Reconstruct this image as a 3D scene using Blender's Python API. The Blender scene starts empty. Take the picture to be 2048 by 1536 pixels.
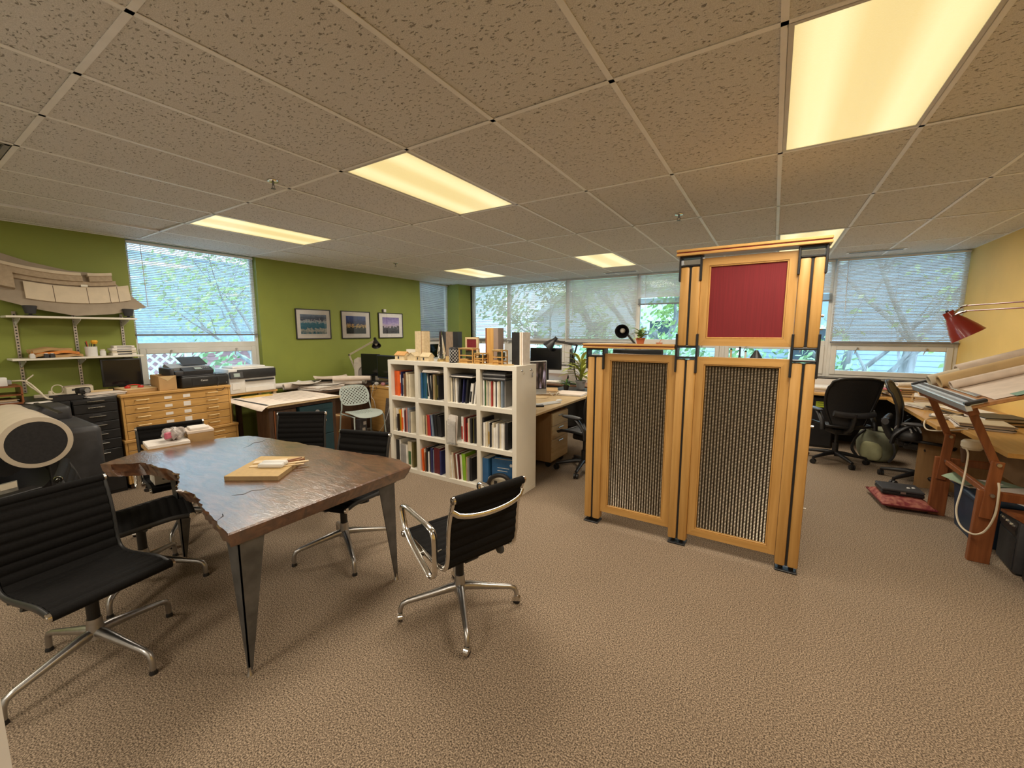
import bpy, bmesh, math, random
from mathutils import Vector, Matrix
random.seed(7)
R = math.radians
C = bpy.context.scene.collection
scene = bpy.context.scene

# ------------------------------------------------------------------ camera
cam_d = bpy.data.cameras.new('camera'); cam = bpy.data.objects.new('camera', cam_d); C.objects.link(cam)
cam_d.sensor_width = 36.0; cam_d.lens = 820.35 * 36 / 2048; cam_d.clip_start = 0.02; cam_d.clip_end = 300
cam.location = (0, 0, 1.6); cam.rotation_euler = (R(90 - 7.2115), 0, R(32.345))
scene.camera = cam
# ------------------------------------------------------------------ view, sky
vs = scene.view_settings
vs.view_transform = 'Standard'; vs.look = 'None'; vs.gamma = 1.0; vs.use_curve_mapping = False
vs.exposure = 0.22
scene.cycles.max_bounces = 6; scene.cycles.transparent_max_bounces = 16
scene.cycles.sample_clamp_indirect = 6.0
w = bpy.data.worlds.new('overcast_sky'); scene.world = w; w.use_nodes = True
bg = w.node_tree.nodes['Background']
bg.inputs[0].default_value = (0.50, 0.75, 1.0, 1); bg.inputs[1].default_value = 5.2
LAMP_W = 34.0                     # watts of each troffer's own light
LAMP_COL = (1.0, 0.89, 0.745)

# ------------------------------------------------------------------ room numbers
XG, YF, XR, YB, ZC = -6.25, 7.65, 2.07, -3.2, 2.649   # green wall, window wall, yellow wall, wall behind, ceiling
GX, GY = -0.649, 1.810                                # ceiling grid: x = GX + .61 c, y = GY + 1.22 r

# ------------------------------------------------------------------ helpers
class B:
    def __init__(s): s.bm = bmesh.new(); s.mi = 0
    def _f(s, vs_):
        try:
            f = s.bm.faces.new(vs_); f.material_index = s.mi; return f
        except ValueError: return None
    def box(s, x0, x1, y0, y1, z0, z1, bev=0, seg=1, M=None):
        v = [s.bm.verts.new((x, y, z)) for x in (x0, x1) for y in (y0, y1) for z in (z0, z1)]
        fs = [s._f([v[i] for i in q]) for q in ((0,1,3,2),(4,6,7,5),(0,4,5,1),(2,3,7,6),(0,2,6,4),(1,5,7,3))]
        if M is not None: bmesh.ops.transform(s.bm, matrix=M, verts=v)
        if bev:
            es = list({e for f in fs for e in f.edges})
            r = bmesh.ops.bevel(s.bm, geom=es, offset=bev, segments=seg, affect='EDGES', profile=0.5)
            for f in r['faces']: f.material_index = s.mi
        return s
    def cbox(s, c, d, rz=0, bev=0, seg=1, rx=0, ry=0):
        M = Matrix.Translation(c) @ Matrix.Rotation(rz, 4, 'Z') @ Matrix.Rotation(ry, 4, 'Y') @ Matrix.Rotation(rx, 4, 'X')
        return s.box(-d[0]/2, d[0]/2, -d[1]/2, d[1]/2, -d[2]/2, d[2]/2, bev, seg, M)
    def ring(s, c, u, v, r, n): return [s.bm.verts.new(c + (u*math.cos(2*math.pi*i/n) + v*math.sin(2*math.pi*i/n))*r) for i in range(n)]
    def tube(s, pts, r, n=8, cap=True, flat=1.0, closed=False):
        P = [Vector(p) for p in pts]; m = len(P)
        rs = r if isinstance(r, (list, tuple)) else [r]*m
        rings = []; up = None
        for i, p in enumerate(P):
            a = P[(i-1) % m] if (i or closed) else p; b = P[(i+1) % m] if (i < m-1 or closed) else p
            t = (b - a)
            if t.length < 1e-9: t = Vector((0,0,1))
            t.normalize()
            if up is None:
                up = Vector((0,0,1)) if abs(t.z) < .9 else Vector((1,0,0))
            u = (up - t*up.dot(t))
            if u.length < 1e-6: u = Vector((1,0,0)) - t*t.x
            u.normalize(); up = u; v = t.cross(u)
            rings.append(s.ring(p, u*flat, v, rs[i], n))
        for i in range(m if closed else m-1):
            A, D = rings[i], rings[(i+1) % m]
            for k in range(n): s._f((A[k], A[(k+1)%n], D[(k+1)%n], D[k]))
        if cap and not closed:
            s._f(rings[0][::-1]); s._f(rings[-1])
        return s
    def cyl(s, p0, p1, r0, r1=None, n=16, cap=True): return s.tube([p0, p1], [r0, r0 if r1 is None else r1], n, cap)
    def lathe(s, prof, n=24, c=(0,0,0), M=None):
        c = Vector(c); rows = []; vv = []
        for r, z in prof:
            if r < 1e-6: row = [s.bm.verts.new(c + Vector((0,0,z)))]
            else: row = [s.bm.verts.new(c + Vector((r*math.cos(2*math.pi*i/n), r*math.sin(2*math.pi*i/n), z))) for i in range(n)]
            rows.append(row); vv += row
        for a, b in zip(rows, rows[1:]):
            for i in range(n):
                j = (i+1) % n
                q = [a[i % len(a)], a[j % len(a)], b[j % len(b)], b[i % len(b)]]
                q = list(dict.fromkeys(q))
                if len(q) > 2: s._f(q)
        if M is not None: bmesh.ops.transform(s.bm, matrix=M, verts=vv)
        return s
    def prism(s, poly, a, b, ax='z', M=None):
        def P(p, h): return {'z': (p[0], p[1], h), 'y': (p[0], h, p[1]), 'x': (h, p[0], p[1])}[ax]
        lo = [s.bm.verts.new(P(p, a)) for p in poly]; hi = [s.bm.verts.new(P(p, b)) for p in poly]; n = len(poly)
        s._f(lo[::-1]); s._f(hi)
        for i in range(n): s._f((lo[i], lo[(i+1)%n], hi[(i+1)%n], hi[i]))
        if M is not None: bmesh.ops.transform(s.bm, matrix=M, verts=lo+hi)
        return s
    def grid(s, fn, nu, nv, cu=False):
        V = [[s.bm.verts.new(fn(i/nu, j/nv)) for j in range(nv+1)] for i in range(nu + (0 if cu else 1))]
        m = len(V)
        for i in range(nu):
            for j in range(nv): s._f((V[i][j], V[(i+1)%m][j], V[(i+1)%m][j+1], V[i][j+1]))
        return s
    def sheet(s, fn, nu, nv, t):      # a surface with thickness t along its z
        top = [[s.bm.verts.new(fn(i/nu, j/nv)) for j in range(nv+1)] for i in range(nu+1)]
        bot = [[s.bm.verts.new(Vector(fn(i/nu, j/nv)) - Vector((0,0,t))) for j in range(nv+1)] for i in range(nu+1)]
        for i in range(nu):
            for j in range(nv):
                s._f((top[i][j], top[i+1][j], top[i+1][j+1], top[i][j+1])); s._f((bot[i][j], bot[i][j+1], bot[i+1][j+1], bot[i+1][j]))
        for i in range(nu):
            s._f((top[i][0], bot[i][0], bot[i+1][0], top[i+1][0])); s._f((top[i][nv], top[i+1][nv], bot[i+1][nv], bot[i][nv]))
        for j in range(nv):
            s._f((top[0][j], top[0][j+1], bot[0][j+1], bot[0][j])); s._f((top[nu][j], bot[nu][j], bot[nu][j+1], top[nu][j+1]))
        return s

def mesh(name, b, mats, smooth=30):
    me = bpy.data.meshes.new(name)
    bmesh.ops.recalc_face_normals(b.bm, faces=b.bm.faces)
    b.bm.to_mesh(me); b.bm.free()
    for m in (mats if isinstance(mats, (list, tuple)) else [mats]): me.materials.append(m)
    if smooth:
        me.shade_smooth(); me.set_sharp_from_angle(angle=R(smooth))
    return me
def put(name, me, parent=None, loc=(0,0,0), rot=(0,0,0), scl=(1,1,1)):
    o = bpy.data.objects.new(name, me); C.objects.link(o); o.parent = parent
    o.location = loc; o.rotation_euler = rot; o.scale = scl
    return o
def ob(name, b, mats, parent=None, loc=(0,0,0), rot=(0,0,0), smooth=30): return put(name, mesh(name, b, mats, smooth), parent, loc, rot)
def tag(o, label=None, cat=None, group=None, kind=None):
    if label: o['label'] = label
    if cat: o['category'] = cat
    if group: o['group'] = group
    if kind: o['kind'] = kind
    return o
def thing(name, label, cat, loc=(0,0,0), rz=0, group=None):
    o = bpy.data.objects.new(name, None); C.objects.link(o); o.empty_display_size = .1
    o.location = loc; o.rotation_euler = (0, 0, rz)
    return tag(o, label, cat, group)
def struct(name, b, m, parent=None, label=None, smooth=30):
    o = ob(name, b, m, parent, smooth=smooth)
    if parent is None: o['kind'] = 'structure'
    if label: o['label'] = label
    return o
def clone(root, loc, rz, label=None, group=None):
    def cp(o, par):
        c = o.copy(); C.objects.link(c); c.parent = par
        for ch in o.children: cp(ch, c)
        return c
    r = cp(root, None); r.location = loc; r.rotation_euler = (0, 0, rz)
    return tag(r, label, None, group)
def text(s_, size, parent, loc, rot, m, name='lettering', ext=.0006):
    cu = bpy.data.curves.new(name, 'FONT'); cu.body = s_; cu.size = size; cu.extrude = ext; cu.align_x = 'CENTER'; cu.align_y = 'CENTER'
    cu.materials.append(m)
    o = bpy.data.objects.new(name, cu); me = bpy.data.meshes.new_from_object(o); bpy.data.objects.remove(o); bpy.data.curves.remove(cu)
    return put(name, me, parent, loc, rot)

# ------------------------------------------------------------------ materials
MATS = {}
def mat(name, col, rough=.5, metal=0, spec=.5, var=0, scale=8, stretch=(1,1,1), bump=0, bscale=None, col2=None, emit=None, estr=0, coat=0, trans=0, sheen=0, coords='Object', detail=4):
    if name in MATS: return MATS[name]
    m = bpy.data.materials.new(name); m.use_nodes = True; MATS[name] = m
    nt = m.node_tree; N = nt.nodes; L = nt.links; p = N['Principled BSDF']
    p.inputs['Base Color'].default_value = (*col, 1); p.inputs['Roughness'].default_value = rough; p.inputs['Metallic'].default_value = metal
    p.inputs['Specular IOR Level'].default_value = spec; p.inputs['Coat Weight'].default_value = coat; p.inputs['Transmission Weight'].default_value = trans
    p.inputs['Sheen Weight'].default_value = sheen
    if emit: p.inputs['Emission Color'].default_value = (*emit, 1); p.inputs['Emission Strength'].default_value = estr
    if var or col2 or bump:
        if coords == 'World': tc = N.new('ShaderNodeNewGeometry').outputs['Position']
        else: tc = N.new('ShaderNodeTexCoord').outputs['Object']
        mp = N.new('ShaderNodeMapping'); mp.inputs['Scale'].default_value = stretch; L.new(tc, mp.inputs['Vector'])
        if var or col2:
            nz = N.new('ShaderNodeTexNoise'); nz.inputs['Scale'].default_value = scale; nz.inputs['Detail'].default_value = detail; L.new(mp.outputs[0], nz.inputs['Vector'])
            cr = N.new('ShaderNodeValToRGB'); L.new(nz.outputs['Fac'], cr.inputs['Fac'])
            c2 = col2 or tuple(min(1, c*(1+var)) for c in col); c1 = col if col2 else tuple(c*(1-var) for c in col)
            cr.color_ramp.elements[0].position = .35; cr.color_ramp.elements[1].position = .65
            cr.color_ramp.elements[0].color = (*c1, 1); cr.color_ramp.elements[1].color = (*c2, 1)
            L.new(cr.outputs[0], p.inputs['Base Color'])
        if bump:
            n2 = N.new('ShaderNodeTexNoise'); n2.inputs['Scale'].default_value = bscale or scale; n2.inputs['Detail'].default_value = 3; L.new(mp.outputs[0], n2.inputs['Vector'])
            bp = N.new('ShaderNodeBump'); bp.inputs['Strength'].default_value = bump; bp.inputs['Distance'].default_value = .003
            L.new(n2.outputs['Fac'], bp.inputs['Height']); L.new(bp.outputs[0], p.inputs['Normal'])
    return m
def flat(c, name=None, rough=.55): return mat(name or 'paint_%02d_%02d_%02d' % tuple(int(99*x) for x in c), c, rough, var=.06, scale=6)
def carpet_mat():
    m = bpy.data.materials.new('carpet'); m.use_nodes = True; nt = m.node_tree; N = nt.nodes; L = nt.links; p = N['Principled BSDF']
    p.inputs['Roughness'].default_value = .95; p.inputs['Specular IOR Level'].default_value = .1
    g = N.new('ShaderNodeNewGeometry')
    n1 = N.new('ShaderNodeTexNoise'); n1.inputs['Scale'].default_value = 165; n1.inputs['Detail'].default_value = 5; L.new(g.outputs['Position'], n1.inputs['Vector'])
    cr = N.new('ShaderNodeValToRGB'); e = cr.color_ramp.elements
    e[0].position = .36; e[0].color = (.075, .056, .04, 1); e[1].position = .64; e[1].color = (.48, .375, .27, 1)
    x = e.new(.5); x.color = (.24, .182, .128, 1)
    L.new(n1.outputs['Fac'], cr.inputs['Fac'])
    n2 = N.new('ShaderNodeTexNoise'); n2.inputs['Scale'].default_value = 1.3; L.new(g.outputs['Position'], n2.inputs['Vector'])
    mr = N.new('ShaderNodeMapRange'); mr.inputs[3].default_value = .88; mr.inputs[4].default_value = 1.1; L.new(n2.outputs['Fac'], mr.inputs[0])
    mx = N.new('ShaderNodeMix'); mx.data_type = 'RGBA'; mx.blend_type = 'MULTIPLY'; mx.inputs[0].default_value = 1
    L.new(cr.outputs[0], mx.inputs[6]); L.new(mr.outputs[0], mx.inputs[7]); L.new(mx.outputs[2], p.inputs['Base Color'])
    bp = N.new('ShaderNodeBump'); bp.inputs['Strength'].default_value = .5; bp.inputs['Distance'].default_value = .006
    L.new(n1.outputs['Fac'], bp.inputs['Height']); L.new(bp.outputs[0], p.inputs['Normal'])
    return m
def tile_mat():
    m = bpy.data.materials.new('fissured_tile'); m.use_nodes = True; nt = m.node_tree; N = nt.nodes; L = nt.links; p = N['Principled BSDF']
    p.inputs['Roughness'].default_value = .95; p.inputs['Specular IOR Level'].default_value = .1
    g = N.new('ShaderNodeNewGeometry')
    w1 = N.new('ShaderNodeTexNoise'); w1.inputs['Scale'].default_value = 40; L.new(g.outputs['Position'], w1.inputs['Vector'])
    ad = N.new('ShaderNodeMix'); ad.data_type = 'VECTOR'; ad.inputs[0].default_value = .035; L.new(g.outputs['Position'], ad.inputs[4]); L.new(w1.outputs['Color'], ad.inputs[5])
    mp = N.new('ShaderNodeMapping'); mp.inputs['Scale'].default_value = (30, 92, 34); mp.inputs['Rotation'].default_value = (0, 0, R(18)); L.new(ad.outputs[1], mp.inputs['Vector'])
    vo = N.new('ShaderNodeTexVoronoi'); vo.inputs['Scale'].default_value = 1.0; L.new(mp.outputs[0], vo.inputs['Vector'])
    mr = N.new('ShaderNodeMapRange'); mr.inputs[1].default_value = .20; mr.inputs[2].default_value = .32; L.new(vo.outputs['Distance'], mr.inputs[0])
    n3 = N.new('ShaderNodeTexNoise'); n3.inputs['Scale'].default_value = 55; L.new(g.outputs['Position'], n3.inputs['Vector'])
    m2 = N.new('ShaderNodeMapRange'); m2.inputs[1].default_value = .44; m2.inputs[2].default_value = .55; m2.inputs[3].default_value = 1.0; m2.inputs[4].default_value = 0.0; L.new(n3.outputs['Fac'], m2.inputs[0])
    mxm = N.new('ShaderNodeMath'); mxm.operation = 'MAXIMUM'; L.new(mr.outputs[0], mxm.inputs[0]); L.new(m2.outputs[0], mxm.inputs[1])
    n4 = N.new('ShaderNodeTexNoise'); n4.inputs['Scale'].default_value = 260; L.new(g.outputs['Position'], n4.inputs['Vector'])
    cr = N.new('ShaderNodeValToRGB'); cr.color_ramp.elements[0].color = (.62, .61, .59, 1); cr.color_ramp.elements[1].color = (.84, .83, .81, 1)
    cr.color_ramp.elements[0].position = .3; cr.color_ramp.elements[1].position = .7
    L.new(n4.outputs['Fac'], cr.inputs['Fac'])
    mx = N.new('ShaderNodeMix'); mx.data_type = 'RGBA'; mx.inputs[6].default_value = (.30, .285, .26, 1); L.new(mxm.outputs[0], mx.inputs[0]); L.new(cr.outputs[0], mx.inputs[7])
    L.new(mx.outputs[2], p.inputs['Base Color'])
    bp = N.new('ShaderNodeBump'); bp.inputs['Strength'].default_value = .8; bp.inputs['Distance'].default_value = .004
    L.new(mxm.outputs[0], bp.inputs['Height']); L.new(bp.outputs[0], p.inputs['Normal'])
    return m
def wood(name, c1, c2, rough=.4, ax=2, scale=3, coat=0):
    st = [14, 14, 14]; st[ax] = 1.0
    return mat(name, c1, rough, col2=c2, scale=scale, stretch=tuple(st), bump=.06, bscale=scale*2, coat=coat, detail=6)
def glass_mat(name='window_glass', tint=(.93, .97, .97, 1)):
    m = bpy.data.materials.new(name); m.use_nodes = True; nt = m.node_tree; N = nt.nodes; L = nt.links; N.remove(N['Principled BSDF'])
    t = N.new('ShaderNodeBsdfTransparent'); t.inputs[0].default_value = tint; g = N.new('ShaderNodeBsdfGlossy'); g.inputs['Roughness'].default_value = .02
    fr = N.new('ShaderNodeFresnel'); fr.inputs[0].default_value = 1.45; ms = N.new('ShaderNodeMixShader')
    L.new(fr.outputs[0], ms.inputs[0]); L.new(t.outputs[0], ms.inputs[1]); L.new(g.outputs[0], ms.inputs[2]); L.new(ms.outputs[0], N['Material Output'].inputs[0])
    return m

CARPET = carpet_mat(); TILE = tile_mat(); GLASS = glass_mat(); GLAZE = glass_mat('picture_glass', (1, 1, 1, 1))
GREEN = mat('green_paint', (.225, .265, .042), .6, var=.05, scale=2, bump=.08, bscale=180, coords='World')
YELLOW = mat('yellow_paint', (.84, .58, .18), .6, var=.04, scale=2, bump=.08, bscale=180, coords='World')
WHITEWALL = mat('white_paint', (.72, .71, .69), .6, var=.03, scale=2, coords='World')
GRIDP = mat('grid_paint', (.93, .93, .92), .45, var=.03, scale=9)
FRAMEW = mat('window_frame_paint', (.62, .61, .57), .45, var=.04, scale=7)
BLINDM = mat('blind_slat_paint', (.78, .79, .78), .45, var=.04, scale=5)
RAILM = mat('blind_rail_paint', (.16, .16, .165), .5, var=.08, scale=6)
BLACK = mat('black_plastic', (.012, .012, .013), .42, var=.2, scale=30)
BLACKM = mat('black_metal', (.009, .009, .010), .45, metal=0, var=.2, scale=20)
DARK = mat('charcoal_plastic', (.035, .035, .038), .5, var=.15, scale=20)
GREYP = mat('grey_plastic', (.28, .28, .28), .5, var=.08, scale=15)
WHITEP = mat('white_plastic', (.66, .65, .62), .45, var=.04, scale=12)
CREAM = mat('cream_plastic', (.60, .53, .40), .5, var=.05, scale=12)
CHROME = mat('polished_aluminium', (.72, .70, .66), .17, metal=1, var=.05, scale=20)
ALU = mat('brushed_aluminium', (.46, .45, .44), .34, metal=1, var=.08, scale=25)
STEEL = mat('raw_steel', (.16, .165, .17), .42, metal=.85, var=.25, scale=9, bump=.05)
MAPLE = wood('maple', (.47, .255, .07), (.56, .32, .10), .40)
MAPLEX = wood('maple_along', (.47, .255, .07), (.56, .32, .10), .40, ax=0)
MAPLEY = wood('maple_lengthways', (.47, .255, .07), (.56, .32, .10), .40, ax=1)
PALEW = wood('pale_wood', (.62, .46, .25), (.72, .56, .34), .5, ax=0)
BROWNW = wood('cherry_wood', (.17, .050, .014), (.25, .082, .026), .42)
DKBROWN = wood('dark_brown_wood', (.05, .024, .012), (.085, .042, .022), .5)
LAMIN = mat('white_laminate', (.74, .70, .60), .4, var=.03, scale=4)
PAPER = mat('paper', (.74, .69, .63), .8, var=.05, scale=20)
PAPERT = mat('tan_trace_paper', (.56, .40, .20), .75, var=.10, scale=5)
PAPERP = mat('drawing_paper', (.68, .58, .49), .8, var=.07, scale=14)
CARD = mat('kraft_cardboard', (.42, .26, .11), .8, var=.12, scale=6)
CHIP = mat('grey_chipboard', (.33, .27, .20), .85, var=.08, scale=9)
INK = mat('printed_ink', (.03, .03, .03), .7, var=.1, scale=9)
FABRIC = mat('black_upholstery', (.0065, .006, .0058), .8, var=.25, scale=120, bump=.25, bscale=500, spec=.15)
MESHB = mat('black_woven_mesh', (.018, .018, .02), .6, var=.3, scale=140, bump=.3, bscale=400)
# ================================================================== the setting
b = B(); b.box(XG-.2, XR+.2, YB-.2, YF+.2, -.12, 0); struct('floor', b, CARPET, label='speckled taupe loop carpet', smooth=0)
# green wall with two window openings
b = B()
for y0, y1, z0, z1 in ((YB-.2, 1.71, 0, 2.85), (3.10, 6.30, 0, 2.85), (7.24, YF+.2, 0, 2.85), (1.71, 3.10, 0, .93), (6.30, 7.24, 0, .93), (1.71, 3.10, 2.66, 2.85), (6.30, 7.24, 2.66, 2.85)):
    b.box(XG-.2, XG, y0, y1, z0, z1)
struct('wall_left', b, GREEN, label='olive green painted wall', smooth=0)
b = B(); b.box(XG, -5.98, 7.22, YF+.1, 0, ZC+.02); struct('wall_corner', b, GREEN, label='green boxed corner column', smooth=0)
# window wall: low wall under the sill and a header above
b = B(); b.box(XG-.2, XR+.2, YF, YF+.2, 0, .93); b.box(XG-.2, XR+.2, YF, YF+.2, 2.66, 2.85); b.box(XG-.2, -5.98, YF, YF+.2, .93, 2.66)
struct('wall_far', b, WHITEWALL, smooth=0)
b = B(); b.box(XR, XR+.2, YB-.2, YF+.2, 0, 2.85); struct('wall_right', b, YELLOW, label='warm yellow painted wall', smooth=0)
b = B(); b.box(XG-.2, XR+.2, YB-.2, YB, 0, 2.85); struct('wall_back', b, WHITEWALL, smooth=0)
# white wall end beside the camera
b = B(); b.box(-1.32, -1.20, YB, .07, 0, ZC-.03); struct('wall_entry', b, WHITEWALL, label='white wall end beside the entrance', smooth=0)
for nm, (x0, x1, y0, y1) in {'baseboard_left': (XG, XG+.012, YB, 7.22), 'baseboard_right': (XR-.012, XR, YB, YF), 'baseboard_far': (-5.98, XR-.012, YF-.012, YF)}.items():
    b = B(); b.box(x0, x1, y0, y1, .0, .10, .003); struct(nm, b, DARK)
# ceiling: slab, tiles, grid
b = B(); b.box(XG-.2, XR+.2, YB-.2, YF+.2, 2.85, 2.95); CEIL = struct('ceiling', b, WHITEWALL, smooth=0)
LIGHT_CELLS = {(c, r) for c in (-7, -3, 1) for r in (-3, 0, 3)}
GRILLE = (-6, -2)
def edges(lo, hi, o, p):
    k0 = math.ceil((lo-o)/p - 1e-6); k1 = math.floor((hi-o)/p + 1e-6)
    return [(k, o + k*p) for k in range(k0, k1+1)]
ex = edges(XG+.02, XR-.02, GX, .61); ey = edges(YB+.02, YF-.02, GY, 1.22)
tile_cache = {}
xs = [(ex[0][0]-1, XG)] + ex + [(ex[-1][0]+1, XR)]; ys = [(ey[0][0]-1, YB)] + ey + [(ey[-1][0]+1, YF)]
for (ka, xa), (kb, xb) in zip(xs, xs[1:]):
    for (ra, ya), (rb, yb) in zip(ys, ys[1:]):
        if (ka, ra) in LIGHT_CELLS or (ka, ra) == GRILLE: continue
        key = (round(xb-xa, 3), round(yb-ya, 3))
        if key not in tile_cache:
            t = B(); t.box(-key[0]/2+.004, key[0]/2-.004, -key[1]/2+.004, key[1]/2-.004, 0, .018, .003)
            tile_cache[key] = mesh('ceiling_tile', t, TILE, 0)
        dz = .0015*math.sin(ka*7.3+ra*3.1); tl = 0
        if (ka, ra) == (-8, -1): dz, tl = .012, .010
        put('ceiling_tile', tile_cache[key], CEIL, ((xa+xb)/2, (ya+yb)/2, ZC+.004+dz), (0, tl, 0))
def bar(x0, x1, y0, y1):
    t = B(); t.box(x0, x1, y0, y1, ZC, ZC+.0025); m_ = .0015; 
    if x1-x0 < y1-y0: t.box((x0+x1)/2-m_, (x0+x1)/2+m_, y0, y1, ZC+.002, ZC+.035)
    else: t.box(x0, x1, (y0+y1)/2-m_, (y0+y1)/2+m_, ZC+.002, ZC+.035)
    return t
for k, x in ex: ob('grid_bar', bar(x-.012, x+.012, YB, YF), GRIDP, CEIL, smooth=0)
for k, y in ey:
    ob('grid_bar', bar(XG, XR, y-.012, y+.012), GRIDP, CEIL, smooth=0)
for x0, x1, y0, y1 in ((XG, XG+.022, YB, YF), (XR-.022, XR, YB, YF), (XG, XR, YF-.022, YF), (XG, XR, YB, YB+.022)):
    t = B(); t.box(x0, x1, y0, y1, ZC-.001, ZC+.004); ob('wall_angle', t, GRIDP, CEIL, smooth=0)
# return grille
xg, yg = GX+.61*GRILLE[0], GY+1.22*GRILLE[1]
g = thing('ceiling_grille', 'dark louvred return air grille set in the ceiling', 'vent', (xg+.305, yg+.61, ZC))
t = B(); t.box(-.29, .29, -.595, .595, .012, .02); ob('backing', t, BLACK, g)
t = B()
for s in (-1, 1): t.box(-.29, .29, s*.58-.012, s*.58+.012, -.002, .012); t.box(s*.28-.012, s*.28+.012, -.59, .59, -.002, .012)
ob('frame', t, GREYP, g)
me_s = B(); me_s.cbox((0,0,0), (.54, .012, .002), rx=.7); me_s = mesh('slat', me_s, DARK)
for i in range(38): put('slat', me_s, g, (0, -.56+i*.03, .004))
# troffers
fr = B()
for s in (-1, 1): fr.box(-.298, .298, s*.592-.010, s*.592+.010, -.003, .055); fr.box(s*.286-.010, s*.286+.010, -.60, .60, -.003, .055)
fr.box(-.298, .298, -.60, .60, .06, .065)
fr = mesh('frame', fr, WHITEP, 0)
def lens_mat():
    m = bpy.data.materials.new('lit_acrylic_lens'); m.use_nodes = True; nt = m.node_tree; N = nt.nodes; L = nt.links; p = N['Principled BSDF']
    p.inputs['Base Color'].default_value = (.5, .48, .40, 1); p.inputs['Roughness'].default_value = .35
    tc = N.new('ShaderNodeTexCoord'); sx = N.new('ShaderNodeSeparateXYZ'); L.new(tc.outputs['Object'], sx.inputs[0])
    ab = N.new('ShaderNodeMath'); ab.operation = 'ABSOLUTE'; L.new(sx.outputs[0], ab.inputs[0])
    cr = N.new('ShaderNodeValToRGB'); mr = N.new('ShaderNodeMapRange'); mr.inputs[2].default_value = .29; L.new(ab.outputs[0], mr.inputs[0]); L.new(mr.outputs[0], cr.inputs[0])
    e = cr.color_ramp.elements; e[0].color = (.78, .60, .25, 1); e[1].position = 1.0; e[1].color = (.70, .54, .22, 1)
    for pos, c in ((.22, (.80, .62, .26)), (.5, (1.0, .82, .42)), (.72, (.98, .80, .40))): q = e.new(pos); q.color = (*c, 1)
    L.new(cr.outputs[0], p.inputs['Emission Color']); p.inputs['Emission Strength'].default_value = .88
    nz = N.new('ShaderNodeTexVoronoi'); nz.inputs['Scale'].default_value = 160; L.new(tc.outputs['Object'], nz.inputs['Vector'])
    bp = N.new('ShaderNodeBump'); bp.inputs['Strength'].default_value = .3; bp.inputs['Distance'].default_value = .002; L.new(nz.outputs['Distance'], bp.inputs['Height']); L.new(bp.outputs[0], p.inputs['Normal'])
    return m
ln = B(); ln.box(-.277, .277, -.583, .583, .000, .004); ln = mesh('lens', ln, lens_mat(), 0)
LBL = {(-7, 0): 'lit ceiling troffer above the window with printers below it', (-3, 0): 'lit ceiling troffer above the live edge table end, beside a sprinkler',
       (1, 0): 'largest lit ceiling troffer, at the top edge above the open carpet', (-7, 3): 'small lit ceiling troffer near the green corner column',
       (-3, 3): 'small lit ceiling troffer beside a slot diffuser, in front of the white blinds', (1, 3): 'lit ceiling troffer half hidden behind the red panel top rail',
       (-7, -3): 'lit ceiling troffer behind the viewer, along the green wall', (-3, -3): 'lit ceiling troffer behind the viewer, mid room', (1, -3): 'lit ceiling troffer behind the viewer, along the yellow wall'}
for c, r in sorted(LIGHT_CELLS):
    t = thing('ceiling_light', LBL[(c, r)], 'ceiling light', (GX+.61*(c+.5), GY+1.22*(r+.5), ZC+.003), 0, 'recessed lensed troffers')
    put('frame', fr, t); put('lens', ln, t)
    ld = bpy.data.lights.new('troffer_light', 'AREA'); ld.shape = 'RECTANGLE'; ld.size = .55; ld.size_y = 1.16; ld.energy = LAMP_W; ld.color = LAMP_COL
    lo = bpy.data.objects.new('troffer_light', ld); C.objects.link(lo); lo.parent = t; lo.location = (0, 0, -.008)
# sprinklers
sp_r = B(); sp_r.lathe([(.0, 0), (.036, 0), (.034, -.006), (.018, -.009), (.0, -.009)], 20); sp_r = mesh('escutcheon', sp_r, CHROME)
sp_b = B(); sp_b.cyl((0,0,-.008), (0,0,-.030), .008, .006, 10); sp_b.tube([(.007,0,-.026), (.014,0,-.036), (.010,0,-.048), (0,0,-.052)], .0022, 6); sp_b.tube([(-.007,0,-.026), (-.014,0,-.036), (-.010,0,-.048), (0,0,-.052)], .0022, 6)
sp_b.lathe([(0, -.052), (.016, -.052), (.016, -.054), (0, -.055)], 16); sp_b = mesh('sprinkler_head', sp_b, STEEL)
for (x, y), l in {(-3.03, 1.66): 'sprinkler head in front of the troffer above the table', (-5.06, 0.60): 'sprinkler head near the dark return air grille',
                  (-4.98, 4.52): 'small sprinkler head above the framed photographs', (-.79, 4.05): 'sprinkler head above the red panel screen'}.items():
    t = thing('sprinkler', l, 'sprinkler', (x, y, ZC), 0, 'ceiling sprinklers'); put('escutcheon', sp_r, t); put('sprinkler_head', sp_b, t)
# slot diffusers near the window wall
df = B(); df.box(-.30, .30, -.055, .055, -.004, .002, .001); df = mesh('frame', df, GRIDP)
ds = B(); ds.box(-.27, .27, -.007, .007, -.0055, -.003); ds = mesh('slot', ds, DARK)
for (x, y), l in {(-2.35, 7.28): 'slot diffuser in the ceiling above the half raised blind', (1.05, 7.2): 'slot diffuser in the ceiling above the blind beside the yellow wall'}.items():
    t = thing('slot_diffuser', l, 'vent', (x, y, ZC), 0, 'ceiling slot diffusers'); put('frame', df, t)
    for dy in (-.028, 0, .028): put('slot', ds, t, (0, dy, 0))

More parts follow.
